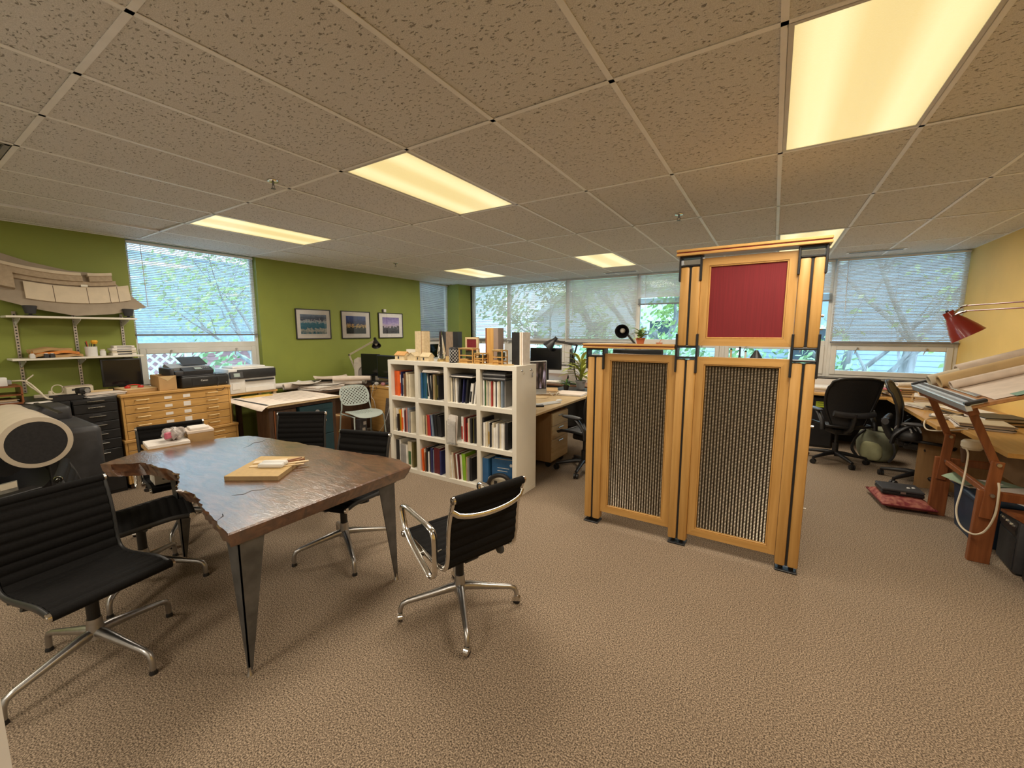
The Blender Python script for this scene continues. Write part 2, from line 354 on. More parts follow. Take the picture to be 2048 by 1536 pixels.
# ------------------------------------------------------------------ windows and blinds
def window(n, loc, rz, wd, zb, zt, ztr, latches=True):
    d0, d1 = .09, .15; f = .04
    b = B()
    for x0, x1, z0, z1 in ((0, f, zb, zt), (wd-f, wd, zb, zt), (f, wd-f, zt-f, zt), (f, wd-f, zb, zb+.04), (f, wd-f, ztr, ztr+.07)): b.box(x0, x1, d0, d1, z0, z1, .004)
    o = struct('window_%d' % n, b, FRAMEW); o.location = loc; o.rotation_euler = (0, 0, rz)
    b = B(); b.box(f, wd-f, .118, .124, ztr+.07, zt-f); ob('pane', b, GLASS, o, smooth=0)
    s0, s1 = zb+.04, ztr; e = .065
    b = B()
    for x0, x1, z0, z1 in ((f, f+e, s0, s1), (wd-f-e, wd-f, s0, s1), (f+e, wd-f-e, s1-e, s1), (f+e, wd-f-e, s0, s0+e)): b.box(x0, x1, d0-.012, d1-.01, z0, z1, .006)
    sa = ob('sash', b, FRAMEW, o)
    b = B(); b.box(f+e, wd-f-e, .112, .118, s0+e, s1-e); ob('sash_pane', b, GLASS, sa, smooth=0)
    for u in (.25, .78):
        b = B(); b.cyl((wd*u, d0-.012, s1-.03), (wd*u, d0-.035, s1-.03), .012, .010, 10); b.tube([(wd*u, d0-.03, s1-.03), (wd*u-.02, d0-.04, s1-.06), (wd*u-.035, d0-.04, s1-.11)], [.008, .006, .005], 8)
        ob('latch', b, ALU, sa)
    b = B(); b.box(-.01, wd+.01, .0, d0+.01, zb-.025, zb, .004); ob('sill', b, FRAMEW, o)
    return o
def blind(label, loc, rz, wd, zt, zbot, tilt, open_stack=0):
    t = thing('venetian_blind', label, 'blind', loc, rz, 'aluminium mini blinds')
    yb = .045; m = .012
    b = B(); b.box(m, wd-m, yb-.014, yb+.014, zt-.028, zt-.001, .002); ob('headrail', b, BLINDM, t)
    b = B(); z = zt - .045; k = 0
    c_, s_ = math.cos(tilt), math.sin(tilt)
    def slat(z, c_, s_, sag):
        pts = []
        for q, h in ((-.0125, 0), (0, .0022), (.0125, 0)): pts.append((yb + q*c_ - h*s_, z + q*s_ + h*c_))
        va = [b.bm.verts.new((m, y_, z_)) for y_, z_ in pts]; vm = [b.bm.verts.new((wd/2, y_, z_-sag)) for y_, z_ in pts]; vb = [b.bm.verts.new((wd-m, y_, z_)) for y_, z_ in pts]
        for A, D in ((va, vm), (vm, vb)):
            for i in (0, 1): b._f((A[i], D[i], D[i+1], A[i+1]))
    while z > zbot + .03 + open_stack:
        slat(z, *(lambda a: (math.cos(a), math.sin(a)))(tilt + random.uniform(-.05, .05)), .001); z -= .0205
    z = zbot + .024
    for i in range(int(open_stack/.004)): slat(z, 1, 0, .0005); z += .004
    sl = ob('slats', b, BLINDM, t, smooth=0); sl['kind'] = 'stuff'
    b = B(); b.box(m, wd-m, yb-.012, yb+.012, zbot, zbot+.022, .004, 2); ob('bottom_rail', b, RAILM, t)
    for u in (.12, .5, .88):
        for dy in (-.0135, .0135):
            b = B(); b.cyl((wd*u, yb+dy, zbot+.02), (wd*u, yb+dy, zt-.02), .0009, n=4); ob('ladder_cord', b, WHITEP, t)
    b = B(); b.cyl((wd*.10, yb-.022, zt-.02), (wd*.10+.01, yb-.024, zt-.75), .004, n=6); ob('wand', b, WHITEP, t)
    return t
SB, TR = .93, 1.40
window(1, (XG, 1.71, 0), R(90), 1.39, SB, 2.66, TR)
blind('half open mini blind over the printers, in the green wall', (XG, 1.71, 0), R(90), 1.38, 2.64, 1.555, R(-17))
window(2, (XG, 6.30, 0), R(90), .93, SB, 2.66, TR)
blind('narrow mini blind between the photographs and the green corner column', (XG, 6.30, 0), R(90), .92, 2.64, 1.42, R(-26))
XW = [-5.98, -5.0, -3.575, -2.15, -.72, .70, XR]
BL = [('mini blind beside the green corner column, right of it', 1.42, 38), ('closed mini blind behind the bookshelf models', 1.40, 40), ('closed mini blind behind the black clamp lamp', 1.38, 41),
      ('mini blind raised above the bare glass and potted plant', 2.09, 40), ('mini blind mostly hidden behind the red panel', 2.05, 40), ('wide mini blind next to the yellow wall', 1.44, 36)]
for i in range(6):
    x0, x1 = XW[i], XW[i+1]
    window(i+3, (x0, YF, 0), 0, x1-x0, SB, 2.66, TR)
    l, zb_, tl = BL[i]
    blind(l, (x0, YF-.01, 0), 0, x1-x0, 2.64, zb_, R(-tl), .09 if zb_ > 2 else .015)

# ------------------------------------------------------------------ outdoors
BOUNCE_GROUND = mat('pale_bounce_ground', (.52, .52, .48), .9, var=.12, scale=2, coords='World')
BARK = mat('bark', (.26, .25, .25), .9, var=.3, scale=9, stretch=(1, 1, .2), bump=.5, bscale=22)
LEAF = mat('spring_leaf', (.42, .56, .20), .6, var=.35, scale=4, coords='World')
LEAF2 = mat('shrub_leaf', (.30, .45, .22), .6, var=.35, scale=4, coords='World')
SIDE = mat('blue_grey_siding', (.33, .40, .47), .6, var=.05, scale=3)
SIDER = mat('brick_red_siding', (.46, .24, .25), .7, var=.08, scale=5)
SIDEW = mat('white_siding', (.72, .74, .76), .6, var=.04, scale=3)
ROOFM = mat('slate_shingle', (.24, .30, .38), .8, var=.2, scale=10)
TRIMW = mat('white_trim', (.78, .78, .76), .5, var=.03, scale=4)
PANEM = mat('dark_pane', (.05, .07, .09), .12, var=.2, scale=1)
GZ = -2.6
b = B(); b.box(-60, 60, -40, 80, GZ-.3, GZ); struct('ground', b, BOUNCE_GROUND, label='ground outside the windows, made pale to bounce daylight up', smooth=0)  # ground made pale as a reflector, bouncing daylight up to the ceiling
def house(label, loc, rz, wd, dp, hw, hr, m, wins):
    t = thing('house', label, 'building', loc, rz)
    b = B(); b.box(-wd/2, wd/2, -dp/2, dp/2, 0, hw); ob('wall', b, m, t, smooth=0)
    b = B(); n = int(hw/.16)
    for i in range(n):
        z = i*.16
        for y, sgn in ((-dp/2, -1), (dp/2, 1)): b.cbox((0, y+sgn*.012, z+.08), (wd+.02, .016, .15), rx=sgn*.09)
        for x, sgn in ((-wd/2, -1), (wd/2, 1)): b.cbox((x+sgn*.012, 0, z+.08), (.016, dp+.02, .15), ry=-sgn*.09)
    o = ob('clapboards', b, m, t, smooth=0); o['kind'] = 'stuff'
    b = B(); b.prism([(-wd/2, hw), (wd/2, hw), (0, hw+hr)], -dp/2, dp/2, 'y'); ob('gable', b, m, t, smooth=0)
    a = math.atan2(hr, wd/2); Ln = math.hypot(hr, wd/2)+.5
    for s in (-1, 1):
        b = B(); b.cbox((s*(wd/4+.12), 0, hw+hr/2-.05), (Ln, dp+.8, .12), ry=s*a); ob('roof', b, ROOFM, t, smooth=0)
        b = B(); b.cbox((s*(wd/4+.12), -dp/2-.42, hw+hr/2-.08), (Ln, .05, .24), ry=s*a); ob('barge_board', b, TRIMW, t, smooth=0)
        b = B(); b.cbox((s*wd/2, -dp/2-.03, hw/2), (.16, .08, hw)); ob('corner_trim', b, TRIMW, t, smooth=0)
    for x, z, w_, h_ in wins:
        b = B()
        for x0, x1, z0, z1 in ((-w_/2-.1, -w_/2, 0, h_), (w_/2, w_/2+.1, 0, h_), (-w_/2-.1, w_/2+.1, h_, h_+.12), (-w_/2-.14, w_/2+.14, -.1, 0), (-w_/2, w_/2, h_/2-.03, h_/2+.03)): b.box(x+x0, x+x1, -dp/2-.08, -dp/2+.02, z+z0, z+z1)
        wn = ob('window', b, TRIMW, t, smooth=0)
        b = B(); b.box(x-w_/2, x+w_/2, -dp/2-.04, -dp/2-.02, z, z+h_); ob('pane', b, PANEM, wn, smooth=0)
    return t
house('blue grey clapboard house beyond the window by the yellow wall', (3.4, 20.5, GZ), R(0), 8.5, 8, 4.6, 3.0, SIDE, [(-2.4, 1.2, 1.0, 1.5), (1.6, 1.2, 1.0, 1.5), (-2.4, 3.0, .9, 1.3), (1.4, 3.0, .9, 1.3)])
house('white clapboard house seen under the raised blind', (-6.5, 24, GZ), R(8), 9, 9, 5.0, 3.4, SIDEW, [(-2.5, 1.0, 1.0, 1.6), (0, 1.0, 1.0, 1.6), (2.5, 1.0, 1.0, 1.6), (-1.5, 3.3, 1, 1.4), (1.5, 3.3, 1, 1.4)])
house('brick red gabled house beyond the green wall window', (-20.5, 5.0, GZ), R(4), 8, 9, 3.9, 3.2, SIDER, [(-2.2, 1.9, 1.0, 1.6), (.2, 1.9, 1.0, 1.6), (2.4, 1.9, 1.0, 1.6)])
house('pale clapboard house behind the narrow window', (-23, 19, GZ), R(60), 8, 8, 4.6, 3.0, SIDEW, [(-2, 2.6, 1, 1.5), (1.2, 2.6, 1, 1.5)])
def leafblob(b, c, rad, n, sz):
    for _ in range(n):
        u = Vector((random.gauss(0, 1), random.gauss(0, 1), random.gauss(0, .8))); u = u.normalized()*rad*random.random()**.45
        p = c + u; q = Vector((random.gauss(0,1), random.gauss(0,1), random.gauss(0,1))).normalized(); r_ = q.orthogonal().normalized(); s2 = q.cross(r_); k = sz*random.uniform(.6, 1.3)
        v = [b.bm.verts.new(p + r_*k*a + s2*k*.6*d) for a, d in ((-1, 0), (0, -.8), (1, 0), (0, .8))]; b._f(v)
def tree(label, loc, hgt, r0, seed, lm, leaves=2600, lean=0, sz=.10, spread=1.0):
    rnd = random.Random(seed); t = thing('tree', label, 'tree', loc)
    b = B(); tips = []
    def grow(p, d, L_, r, lvl):
        pts = [p]; rr = [r]; q = p.copy(); dd = d.copy()
        for i in range(4):
            dd = (dd + Vector((rnd.uniform(-.16, .16), rnd.uniform(-.16, .16), .05))).normalized(); q = q + dd*L_/4; pts.append(q.copy()); rr.append(r*(1-.13*(i+1)))
        b.tube(pts, rr, 7 if lvl < 2 else 5)
        if lvl >= 3: tips.append(q.copy()); return
        for k in range(3 if lvl else 4):
            i = rnd.choice((2, 3, 4)); az = rnd.uniform(0, 6.28); out = Vector((math.cos(az), math.sin(az), 0))*spread
            grow(pts[i], (dd*.75 + out*.8 + Vector((0,0,.15))).normalized(), L_*rnd.uniform(.55, .75), rr[i]*.62, lvl+1)
        tips.append(q.copy())
    grow(Vector((0,0,0)), Vector((lean, 0, 1)).normalized(), hgt*.45, r0, 0)
    ob('trunk', b, BARK, t)
    b = B(); n = max(1, leaves//len(tips))
    for p in tips: leafblob(b, p, .7, n, sz)
    o = ob('foliage', b, lm, t, smooth=0); o['kind'] = 'stuff'
    return t
tree('large street tree with a forked trunk under the raised blind', (-2.75, 12.6, GZ), 9.5, .30, 3, LEAF, 5200, .06)
tree('leaning tree behind the blind by the yellow wall', (1.9, 12.0, GZ), 9, .24, 11, LEAF, 320, .12)
tree('slender tree behind the blind by the yellow wall, thinner trunk', (1.05, 12.8, GZ), 9, .16, 29, LEAF, 260, .05)
tree('leafy tree behind the closed blinds', (-5.6, 13.5, GZ), 9, .24, 5, LEAF, 3600, -.05)
tree('leafy tree outside the green wall window', (-13.5, 6.6, GZ), 8.5, .20, 8, LEAF, 1300, .02)
tree('leafy tree far beyond the narrow window', (-13, 11.5, GZ), 9, .24, 21, LEAF, 4200, .02)
def shrub(label, loc, r, n):
    t = thing('shrub', label, 'shrub', loc)
    b = B()
    for i in range(7):
        a = i*.9; b.tube([(0,0,0), (.3*r*math.cos(a), .3*r*math.sin(a), r*.7), (.6*r*math.cos(a), .6*r*math.sin(a), r*1.3)], [.03, .02, .008], 5)
    ob('stem', b, BARK, t)
    b = B(); leafblob(b, Vector((0, 0, r)), r, n, .09); o = ob('foliage', b, LEAF2, t, smooth=0); o['kind'] = 'stuff'
for i, (x, y, r, l) in enumerate(((-4.6, 10.8, 1.7, 'round shrub outside, below the closed blinds'), (-2.9, 11.0, 1.8, 'round shrub outside, behind the black monitor'), (-1.2, 10.8, 1.7, 'round shrub outside, below the raised blind'),
                                  (.2, 11.2, 1.8, 'round shrub outside, behind the slatted screen top'), (-11.2, 4.6, 1.5, 'bushy shrub outside the green wall window'), (-10.5, 9.6, 1.6, 'bushy shrub outside the narrow window'))):
    shrub(l, (x, y, GZ+1.1), r, 1300)
# white lattice fence outside the first window
t = thing('lattice_fence', 'white lattice fence outside the green wall window', 'fence', (-10.8, 2.2, GZ), R(90))
b = B(); b.box(-1.6, 1.6, -.02, .02, 0, 3.0); ob('board_panel', b, SIDEW, t, smooth=0)
for k in range(-9, 10):
    for s in (-1, 1):
        b = B(); b.cbox((k*.17, s*.014, 3.45), (.04, .012, 1.2), ry=s*R(45)); ob('lattice_strip', b, TRIMW, t, smooth=0)
for x in (-1.6, 0, 1.6):
    b = B(); b.box(x-.05, x+.05, -.05, .05, 0, 3.95); ob('post', b, TRIMW, t, smooth=0)
# ================================================================== ribbed swivel chairs
def catmull(P, n):
    P = [Vector(p) for p in P]; P = [P[0]*2-P[1]] + P + [P[-1]*2-P[-2]]; out = []
    for i in range(1, len(P)-2):
        a, b_, c, d = P[i-1], P[i], P[i+1], P[i+2]
        for k in range(n):
            t = k/n; out.append(.5*((2*b_) + (c-a)*t + (2*a-5*b_+4*c-d)*t*t + (3*b_-a-3*c+d)*t**3))
    out.append(P[-2].copy()); return out
PROF = catmull([(0, .245, .452), (0, .15, .460), (0, .03, .447), (0, -.09, .432), (0, -.17, .432), (0, -.212, .455), (0, -.232, .51), (0, -.238, .58), (0, -.246, .66), (0, -.265, .74), (0, -.294, .822)], 14)
def chair_meshes():
    M_ = {}
    b = B(); d = 0; prev = PROF[0]; rows = []
    for i, p in enumerate(PROF):
        d += (p-prev).length; prev = p
        t = (PROF[min(i+1, len(PROF)-1)] - PROF[max(i-1, 0)]).normalized(); nrm = Vector((0, -t.z, t.y))
        h = .0035 + .0075*abs(math.sin(math.pi*d/.047))**.7
        rows.append((p + nrm*h, p - nrm*h))
    W = .206
    V = [[[b.bm.verts.new((x, q.y, q.z)) for x in (-W, -W*.33, W*.33, W)] for q in r] for r in rows]
    for A, D in zip(V, V[1:]):
        for s in (0, 1):
            for k in range(3): b._f((A[s][k], A[s][k+1], D[s][k+1], D[s][k]))
        for k in (0, 3): b._f((A[0][k], A[1][k], D[1][k], D[0][k]))
    for p in (PROF[0], PROF[-1]): b.cyl((-W-.008, p.y, p.z), (W+.008, p.y, p.z), .0205, n=18)
    M_['sling'] = mesh('seat_sling', b, FABRIC, 60)
    b = B(); b.cyl((0,0,0), (.012, 0, 0), .0195, .0175, 18); b.cyl((.012, 0, 0), (.014, 0, 0), .008, .007, 10); M_['cap'] = mesh('end_cap', b, CHROME)
    b = B(); b.tube([(0, p.y, p.z) for p in PROF[2:-2:2]], .010, 8, flat=1.5); M_['rail'] = mesh('side_rail', b, CHROME, 50)
    M_['rail_dark_refl'] = M_['rail'].copy(); M_['rail_dark_refl'].materials[0] = mat('aluminium_dark_reflection', (.05, .05, .05), .45, metal=.6, var=.1, scale=20)  # same rail with its dark reflections put into the colour
    b = B(); pts = []
    for k in range(17):
        u = k/16*2-1; pts.append((u*.222, -.285 - .035*(1-u*u)**.6, .765 - .045*(1-u*u)**.5))
    b.tube(pts, .0085, 8, flat=1.6); M_['brace'] = mesh('back_brace', b, CHROME, 50)
    b = B(); b.tube([(-.222, .02, .437), (-.16, .02, .415), (0, .02, .405), (.16, .02, .415), (.222, .02, .437)], .014, 8, flat=1.3); b.tube([(-.222, -.11, .425), (-.16, -.11, .408), (0, -.11, .40), (.16, -.11, .408), (.222, -.11, .425)], .012, 8)
    b.box(-.05, .05, -.13, .06, .365, .41, .01); M_['spread'] = mesh('seat_spreader', b, BLACKM, 50)
    b = B(); b.cyl((0, 0, .16), (0, 0, .37), .024, n=18); M_['col'] = mesh('column', b, BLACKM)
    b = B(); b.cyl((0, 0, .135), (0, 0, .235), .036, .028, 18); M_['hub'] = mesh('hub', b, ALU)
    for nm, wheels in (('legc', 1), ('legg', 0)):
        b = B(); zt = .105 if wheels else .10
        b.tube([(.0, 0, .165), (.06, 0, .158), (.16, 0, .137), (.29, 0, zt+.008), (.318, 0, zt-.004), (.330, 0, zt-.028), (.333, 0, .055 if wheels else .018)], [.024, .024, .019, .0145, .0145, .014, .013], 10)
        M_[nm] = mesh('base_leg', b, ALU, 60)
    b = B(); b.cyl((-.0095, 0, .024), (-.0035, 0, .024), .024, n=20); b.cyl((.0035, 0, .024), (.0095, 0, .024), .024, n=20); M_['wheel'] = mesh('wheel', b, BLACK)
    b = B()
    hood = [(math.cos(a)*.027, .024+math.sin(a)*.027) for a in [R(-15+i*14) for i in range(15)]]
    b.prism(hood, -.0125, .0125, 'x'); M_['hood'] = mesh('caster', b, CHROME)
    b = B(); b.lathe([(0, 0), (.017, 0), (.017, .008), (.012, .022), (0, .022)], 14); M_['glide'] = mesh('glide', b, BLACK)
    b = B(); A = catmull([(0, .155, .60), (0, .165, .645), (0, .135, .668), (0, .0, .660), (0, -.13, .648), (0, -.170, .625), (0, -.180, .57), (0, -.178, .46), (0, -.168, .405), (0, -.135, .388), (0, -.08, .41), (0, .06, .485), (0, .13, .545)], 5)
    b.tube(A, .0085, 8, flat=1.9, closed=True); M_['arm'] = mesh('armrest', b, CHROME, 50)
    b = B(); b.cyl((-.04, 0, 0), (.0, 0, 0), .006, n=8); M_['stub'] = mesh('arm_stub', b, CHROME)
    b = B(); b.tube([(.10, -.06, .40), (.17, -.09, .385), (.20, -.11, .37)], .006, 8); b.lathe([(0, 0), (.026, 0), (.028, .006), (.02, .012), (0, .013)], 16, M=Matrix.Translation((.20, -.115, .36)) @ Matrix.Rotation(R(50), 4, 'X')); M_['knob'] = mesh('tilt_knob', b, DARK)
    return M_
CM = chair_meshes()
def ea_chair(label, x, y, head, base, arms, wheels):
    t = thing('office_chair', label, 'chair', (x, y, 0), R(head-90), 'black ribbed swivel chairs at the meeting table')
    put('seat_sling', CM['sling'], t)
    for s in (-1, 1):
        put('side_rail', CM['rail' if arms and wheels and x > -2 else 'rail_dark_refl'], t, (s*.216, 0, 0))
        for p in (PROF[0], PROF[-1]): put('end_cap', CM['cap'], t, (s*.213, p.y, p.z), (0, 0 if s > 0 else math.pi, 0))
        if arms:
            a = put('armrest', CM['arm'], t, (s*.258, 0, 0))
            for yy, zz in ((-.175, .53), (.0, .448)): put('arm_stub', CM['stub'], a, (.0 if s > 0 else .04, yy, zz))
    put('back_brace', CM['brace'], t); put('seat_spreader', CM['spread'], t); put('column', CM['col'], t)
    if arms: put('tilt_knob', CM['knob'], t)
    put('hub', CM['hub'], t)
    for k in range(4):
        a = R(base + 90*k - (head-90))
        l = put('base_leg', CM['legc' if wheels else 'legg'], t, (0, 0, 0), (0, 0, a))
        if wheels:
            h = put('caster', CM['hood'], l, (.333, 0, 0), (0, 0, 1.1+k)); put('wheel', CM['wheel'], l, (.333, 0, 0), (0, 0, 1.1+k))
        else: put('glide', CM['glide'], l, (.333, 0, 0))
    return t
ea_chair('black ribbed chair with chrome arms, rolled back on the open carpet before the bookshelf', -1.42, 1.685, 163, 45.5, True, True)
ea_chair('black ribbed armless chair tucked under the far table edge, closest to the bookshelf', -2.54, 1.735, 287, 64, False, False)
ea_chair('black ribbed chair behind the table, below the teal box desk', -3.60, 1.96, 307, 20, False, False)
ea_chair('black ribbed armless chair in front, its back to the plotter', -2.68, .46, 10, 20, False, False)
ea_chair('black ribbed chair at the table notch with its rolled top edge toward the plotter', -3.30, .82, 76, 46, False, False)
ea_chair('black ribbed chair in front of the flat files, with boxes on its seat', -3.95, 1.27, -10, 55, True, True)

# ================================================================== live edge table
def walnut():
    m = bpy.data.materials.new('burl_walnut'); m.use_nodes = True; nt = m.node_tree; N = nt.nodes; L = nt.links; p = N['Principled BSDF']
    tc = N.new('ShaderNodeTexCoord'); mp = N.new('ShaderNodeMapping'); mp.inputs['Scale'].default_value = (3, 9, 9); L.new(tc.outputs['Object'], mp.inputs['Vector'])
    n1 = N.new('ShaderNodeTexNoise'); n1.inputs['Scale'].default_value = 1.6; n1.inputs['Detail'].default_value = 8; n1.inputs['Distortion'].default_value = 1.6; L.new(mp.outputs[0], n1.inputs['Vector'])
    cr = N.new('ShaderNodeValToRGB'); e = cr.color_ramp.elements; e[0].position = .3; e[0].color = (.05, .020, .010, 1); e[1].position = .72; e[1].color = (.19, .082, .036, 1); L.new(n1.outputs['Fac'], cr.inputs[0]); L.new(cr.outputs[0], p.inputs['Base Color'])
    n2 = N.new('ShaderNodeTexNoise'); n2.inputs['Scale'].default_value = 4.5; n2.inputs['Detail'].default_value = 6; n2.inputs['Distortion'].default_value = 2.2; L.new(mp.outputs[0], n2.inputs['Vector'])
    bp = N.new('ShaderNodeBump'); bp.inputs['Strength'].default_value = .22; bp.inputs['Distance'].default_value = .006; L.new(n2.outputs['Fac'], bp.inputs['Height']); L.new(bp.outputs[0], p.inputs['Normal'])
    p.inputs['Roughness'].default_value = .30; p.inputs['Specular IOR Level'].default_value = .75; p.inputs['Coat Weight'].default_value = 1.0; p.inputs['Coat IOR'].default_value = 1.7; p.inputs['Coat Roughness'].default_value = .20; L.new(bp.outputs[0], p.inputs['Coat Normal'])
    return m
WALNUT = walnut()
tbl = thing('meeting_table', 'live edge walnut slab table on tapered steel legs', 'table', (-2.85, 1.30, 0))
near = [(-1.91, .75), (-2.08, .775), (-2.22, .80), (-2.35, .82), (-2.48, .85), (-2.60, .855), (-2.70, .845), (-2.78, .86), (-2.86, .90), (-2.98, .94), (-3.10, .945), (-3.24, .93), (-3.36, .925), (-3.47, .90), (-3.58, .80), (-3.66, .745)]
left = [(-3.75, .90), (-3.83, 1.06), (-3.80, 1.30), (-3.75, 1.46)]
far = [(-3.63, 1.645), (-3.45, 1.69), (-3.27, 1.705), (-3.10, 1.745), (-2.95, 1.75), (-2.83, 1.775), (-2.66, 1.78), (-2.53, 1.81), (-2.40, 1.825), (-2.26, 1.855), (-2.07, 1.865), (-1.915, 1.81)]
def rough(P, amp, n=5):
    out = []
    for i, (a, c) in enumerate(zip(P, P[1:])):
        for k in range(n):
            t = k/n; out.append((a[0]+(c[0]-a[0])*t + (random.uniform(-amp, amp) if k or i else 0), a[1]+(c[1]-a[1])*t + (random.uniform(-amp, amp) if k or i else 0)))
    return out
out = rough(near, .007) + rough([near[-1]] + left, .006, 3)[0:] + rough([left[-1]] + far, .005) + [far[-1]]
cx, cy = -2.85, 1.30
b = B(); N_ = len(out); rings = []
for z, ins in ((.745, .006), (.738, 0), (.70, .018), (.662, .045)):
    rr = []
    for x, y in out:
        right = x > -1.93
        dx, dy = cx-x, cy-y; L_ = math.hypot(dx, dy); q = ins*(.12 if right and .8 < y < 1.75 else 1)
        j = 0 if z in (.745,) or right else random.uniform(-.006, .006)
        rr.append(b.bm.verts.new((x+dx/L_*q+j-cx, y+dy/L_*q+j-cy, z)))
    rings.append(rr)
for A, D in zip(rings, rings[1:]):
    for i in range(N_): b._f((A[i], A[(i+1)%N_], D[(i+1)%N_], D[i]))
b._f(rings[0]); b._f(rings[-1][::-1])
top = ob('tabletop', b, WALNUT, tbl, smooth=40)
for p_ in top.data.polygons:
    if abs(p_.normal.z) > .98: p_.use_smooth = False
for pts in ([(-3.39, 1.66), (-3.34, 1.60), (-3.36, 1.55), (-3.30, 1.49), (-3.27, 1.43)], [(-2.36, .96), (-2.32, 1.0), (-2.34, 1.05), (-2.30, 1.09), (-2.31, 1.14)], [(-2.09, .78), (-2.12, .82), (-2.15, .83)]):
    b = B(); b.tube([(x-cx, y-cy, .7447) for x, y in pts], [.0008, .0028, .0022, .002, .0006][:len(pts)], 5); ob('crack', b, BLACK, top)
for x, y, s in ((-1.97, .81, 1), (-1.97, 1.71, -1), (-3.38, 1.05, 1), (-3.42, 1.52, -1)):
    b = B()
    for ax in (0, 1):
        w0, w1, th = .115, .016, .006
        q = [(0, .66), (w0, .66), (w1, .02), (0, .02)]
        if ax == 0: b.prism([(-a, z) for a, z in q], 0, th, 'y')
        else: b.prism([(s*a, z) for a, z in q], -th, 0, 'x')
    b.box(-.13, .01, -.01 if s > 0 else -.13, .13 if s > 0 else .01, .655, .664)
    lg = ob('leg', b, STEEL, tbl, (x-cx, y-cy, 0), smooth=0)
    b = B(); b.lathe([(0, 0), (.016, 0), (.014, .008), (.007, .02), (.006, .04), (0, .04)], 12); ob('foot', b, ALU, lg, (-.004, s*.004, 0))
# things on the table
MDF = mat('mdf', (.50, .34, .14), .7, var=.06, scale=40)
MDFE = mat('mdf_edge', (.30, .20, .09), .75, var=.06, scale=40)
b = B(); b.prism([(-2.63, 1.04), (-2.37, 1.21), (-2.60, 1.51), (-2.86, 1.36)], .746, .772); b.bm.faces.ensure_lookup_table()
for f in b.bm.faces:
    f.normal_update()
    if abs(f.normal.z) < .5: f.material_index = 1
tag(ob('fibre_board', b, [MDF, MDFE], smooth=0), 'thick tan fibreboard offcut lying on the walnut table', 'board')
t = thing('sample_block', 'white wrapped bundle of two sample rolls on the fibreboard', 'sample', (-2.575, 1.29, .772), R(33))
for dy, dz in ((-.021, 0), (.021, .002)):
    b = B(); b.box(-.075, .075, dy-.02, dy+.02, dz, .028+dz, .010, 3); ob('roll', b, WHITEP, t)
for k, (x, y, rz, l_, wd) in enumerate(((-2.57, 1.40, 70, .16, .010), (-2.60, 1.41, 82, .15, .012), (-2.535, 1.38, 62, .20, .022), (-2.50, 1.345, 58, .17, .012), (-2.68, 1.33, 50, .19, .055), (-2.66, 1.22, 40, .05, .028))):
    b = B(); b.cbox((0, 0, .003), (l_, wd, .006), bev=.001)
    tag(ob('wood_strip', b, [PALEW, BROWNW][k in (0, 1)], loc=(x, y, .7725), rot=(0, 0, R(rz))), ['thin brown wood strip fanned out beside the white bundle', 'thin brown wood strip crossing the other one', 'tan wood strip nearest the fibreboard point', 'narrow tan strip at the front of the bundle', 'wide tan veneer strip behind the white bundle', 'short pale stub left of the white bundle'][k], 'wood strip', 'sample strips on the fibreboard')

# ================================================================== bookshelf
SX0, SX1, SY0, SY1, SH, ST = -3.735, -1.99, 3.22, 3.60, 1.285, .047
shf = thing('bookshelf', 'white laminate cube bookshelf, four by three cubbies, full of books', 'bookshelf')
def shelfpart(n, x0, x1, z0, z1, y0=SY0, y1=SY1):
    b = B(); b.box(x0, x1, y0, y1, z0, z1, .0015); return ob(n, b, LAMIN, shf)
shelfpart('side_panel', SX0, SX0+ST, ST, SH-ST); shelfpart('side_panel', SX1-ST, SX1, ST, SH-ST)
shelfpart('top_panel', SX0, SX1, SH-ST, SH); shelfpart('base_panel', SX0, SX1, 0, ST)
CW = (SX1-SX0-5*ST)/4; CHh = (SH-4*ST)/3
ZR = [ST + i*(CHh+ST) for i in range(3)]; XC = [SX0+ST + i*(CW+ST) for i in range(4)]
for i in (1, 2): shelfpart('shelf', SX0+ST, SX1-ST, ZR[i]-ST, ZR[i], SY0+.001)
for i in (1, 2, 3):
    for z in ZR: shelfpart('divider', XC[i]-ST, XC[i], z, z+CHh, SY0+.0005)
b = B(); b.box(SX0+.01, SX1-.01, SY1-.004, SY1+.001, .01, SH-.01); ob('back_panel', b, LAMIN, shf)
COL = {'orange': (.78, .12, .015), 'cream': (.72, .64, .48), 'white': (.82, .80, .75), 'navy': (.018, .02, .09), 'black': (.012, .012, .014), 'blue': (.02, .10, .24), 'teal': (.02, .12, .15),
       'tan': (.42, .30, .16), 'olive': (.13, .11, .03), 'grey': (.30, .29, .28), 'yellow': (.75, .42, .02), 'red': (.42, .03, .02), 'maroon': (.10, .008, .012), 'slate': (.20, .26, .34), 'brown': (.17, .08, .035), 'lime': (.22, .42, .02), 'pink': (.50, .22, .18), 'green': (.05, .14, .05)}
PAGES = mat('book_pages', (.62, .57, .47), .85, var=.06, scale=60)
def book_mesh(w_, h, d, col, stripe=None):
    cov = mat('cover_' + col, COL[col], .5, var=.10, scale=12)
    mats = [cov, PAGES]
    b = B(); th = min(.0025, w_*.14)
    b.box(0, th, 0, d, 0, h); b.box(w_-th, w_, 0, d, 0, h)
    b.prism([(0, 0), (w_*.15, -.0025), (w_*.5, -.004), (w_*.85, -.0025), (w_, 0), (w_-th, .003), (th, .003)], 0, h)
    b.mi = 1; b.box(th, w_-th, .003, d-.004, .003, h-.003)
    if stripe:
        mats.append(mat('cover_' + stripe, COL[stripe], .5, var=.1, scale=12)); b.mi = 2
        b.box(w_*.18, w_*.82, -.0052, -.002, h*.10, h*.62)
    return mesh('book', b, mats, 40)
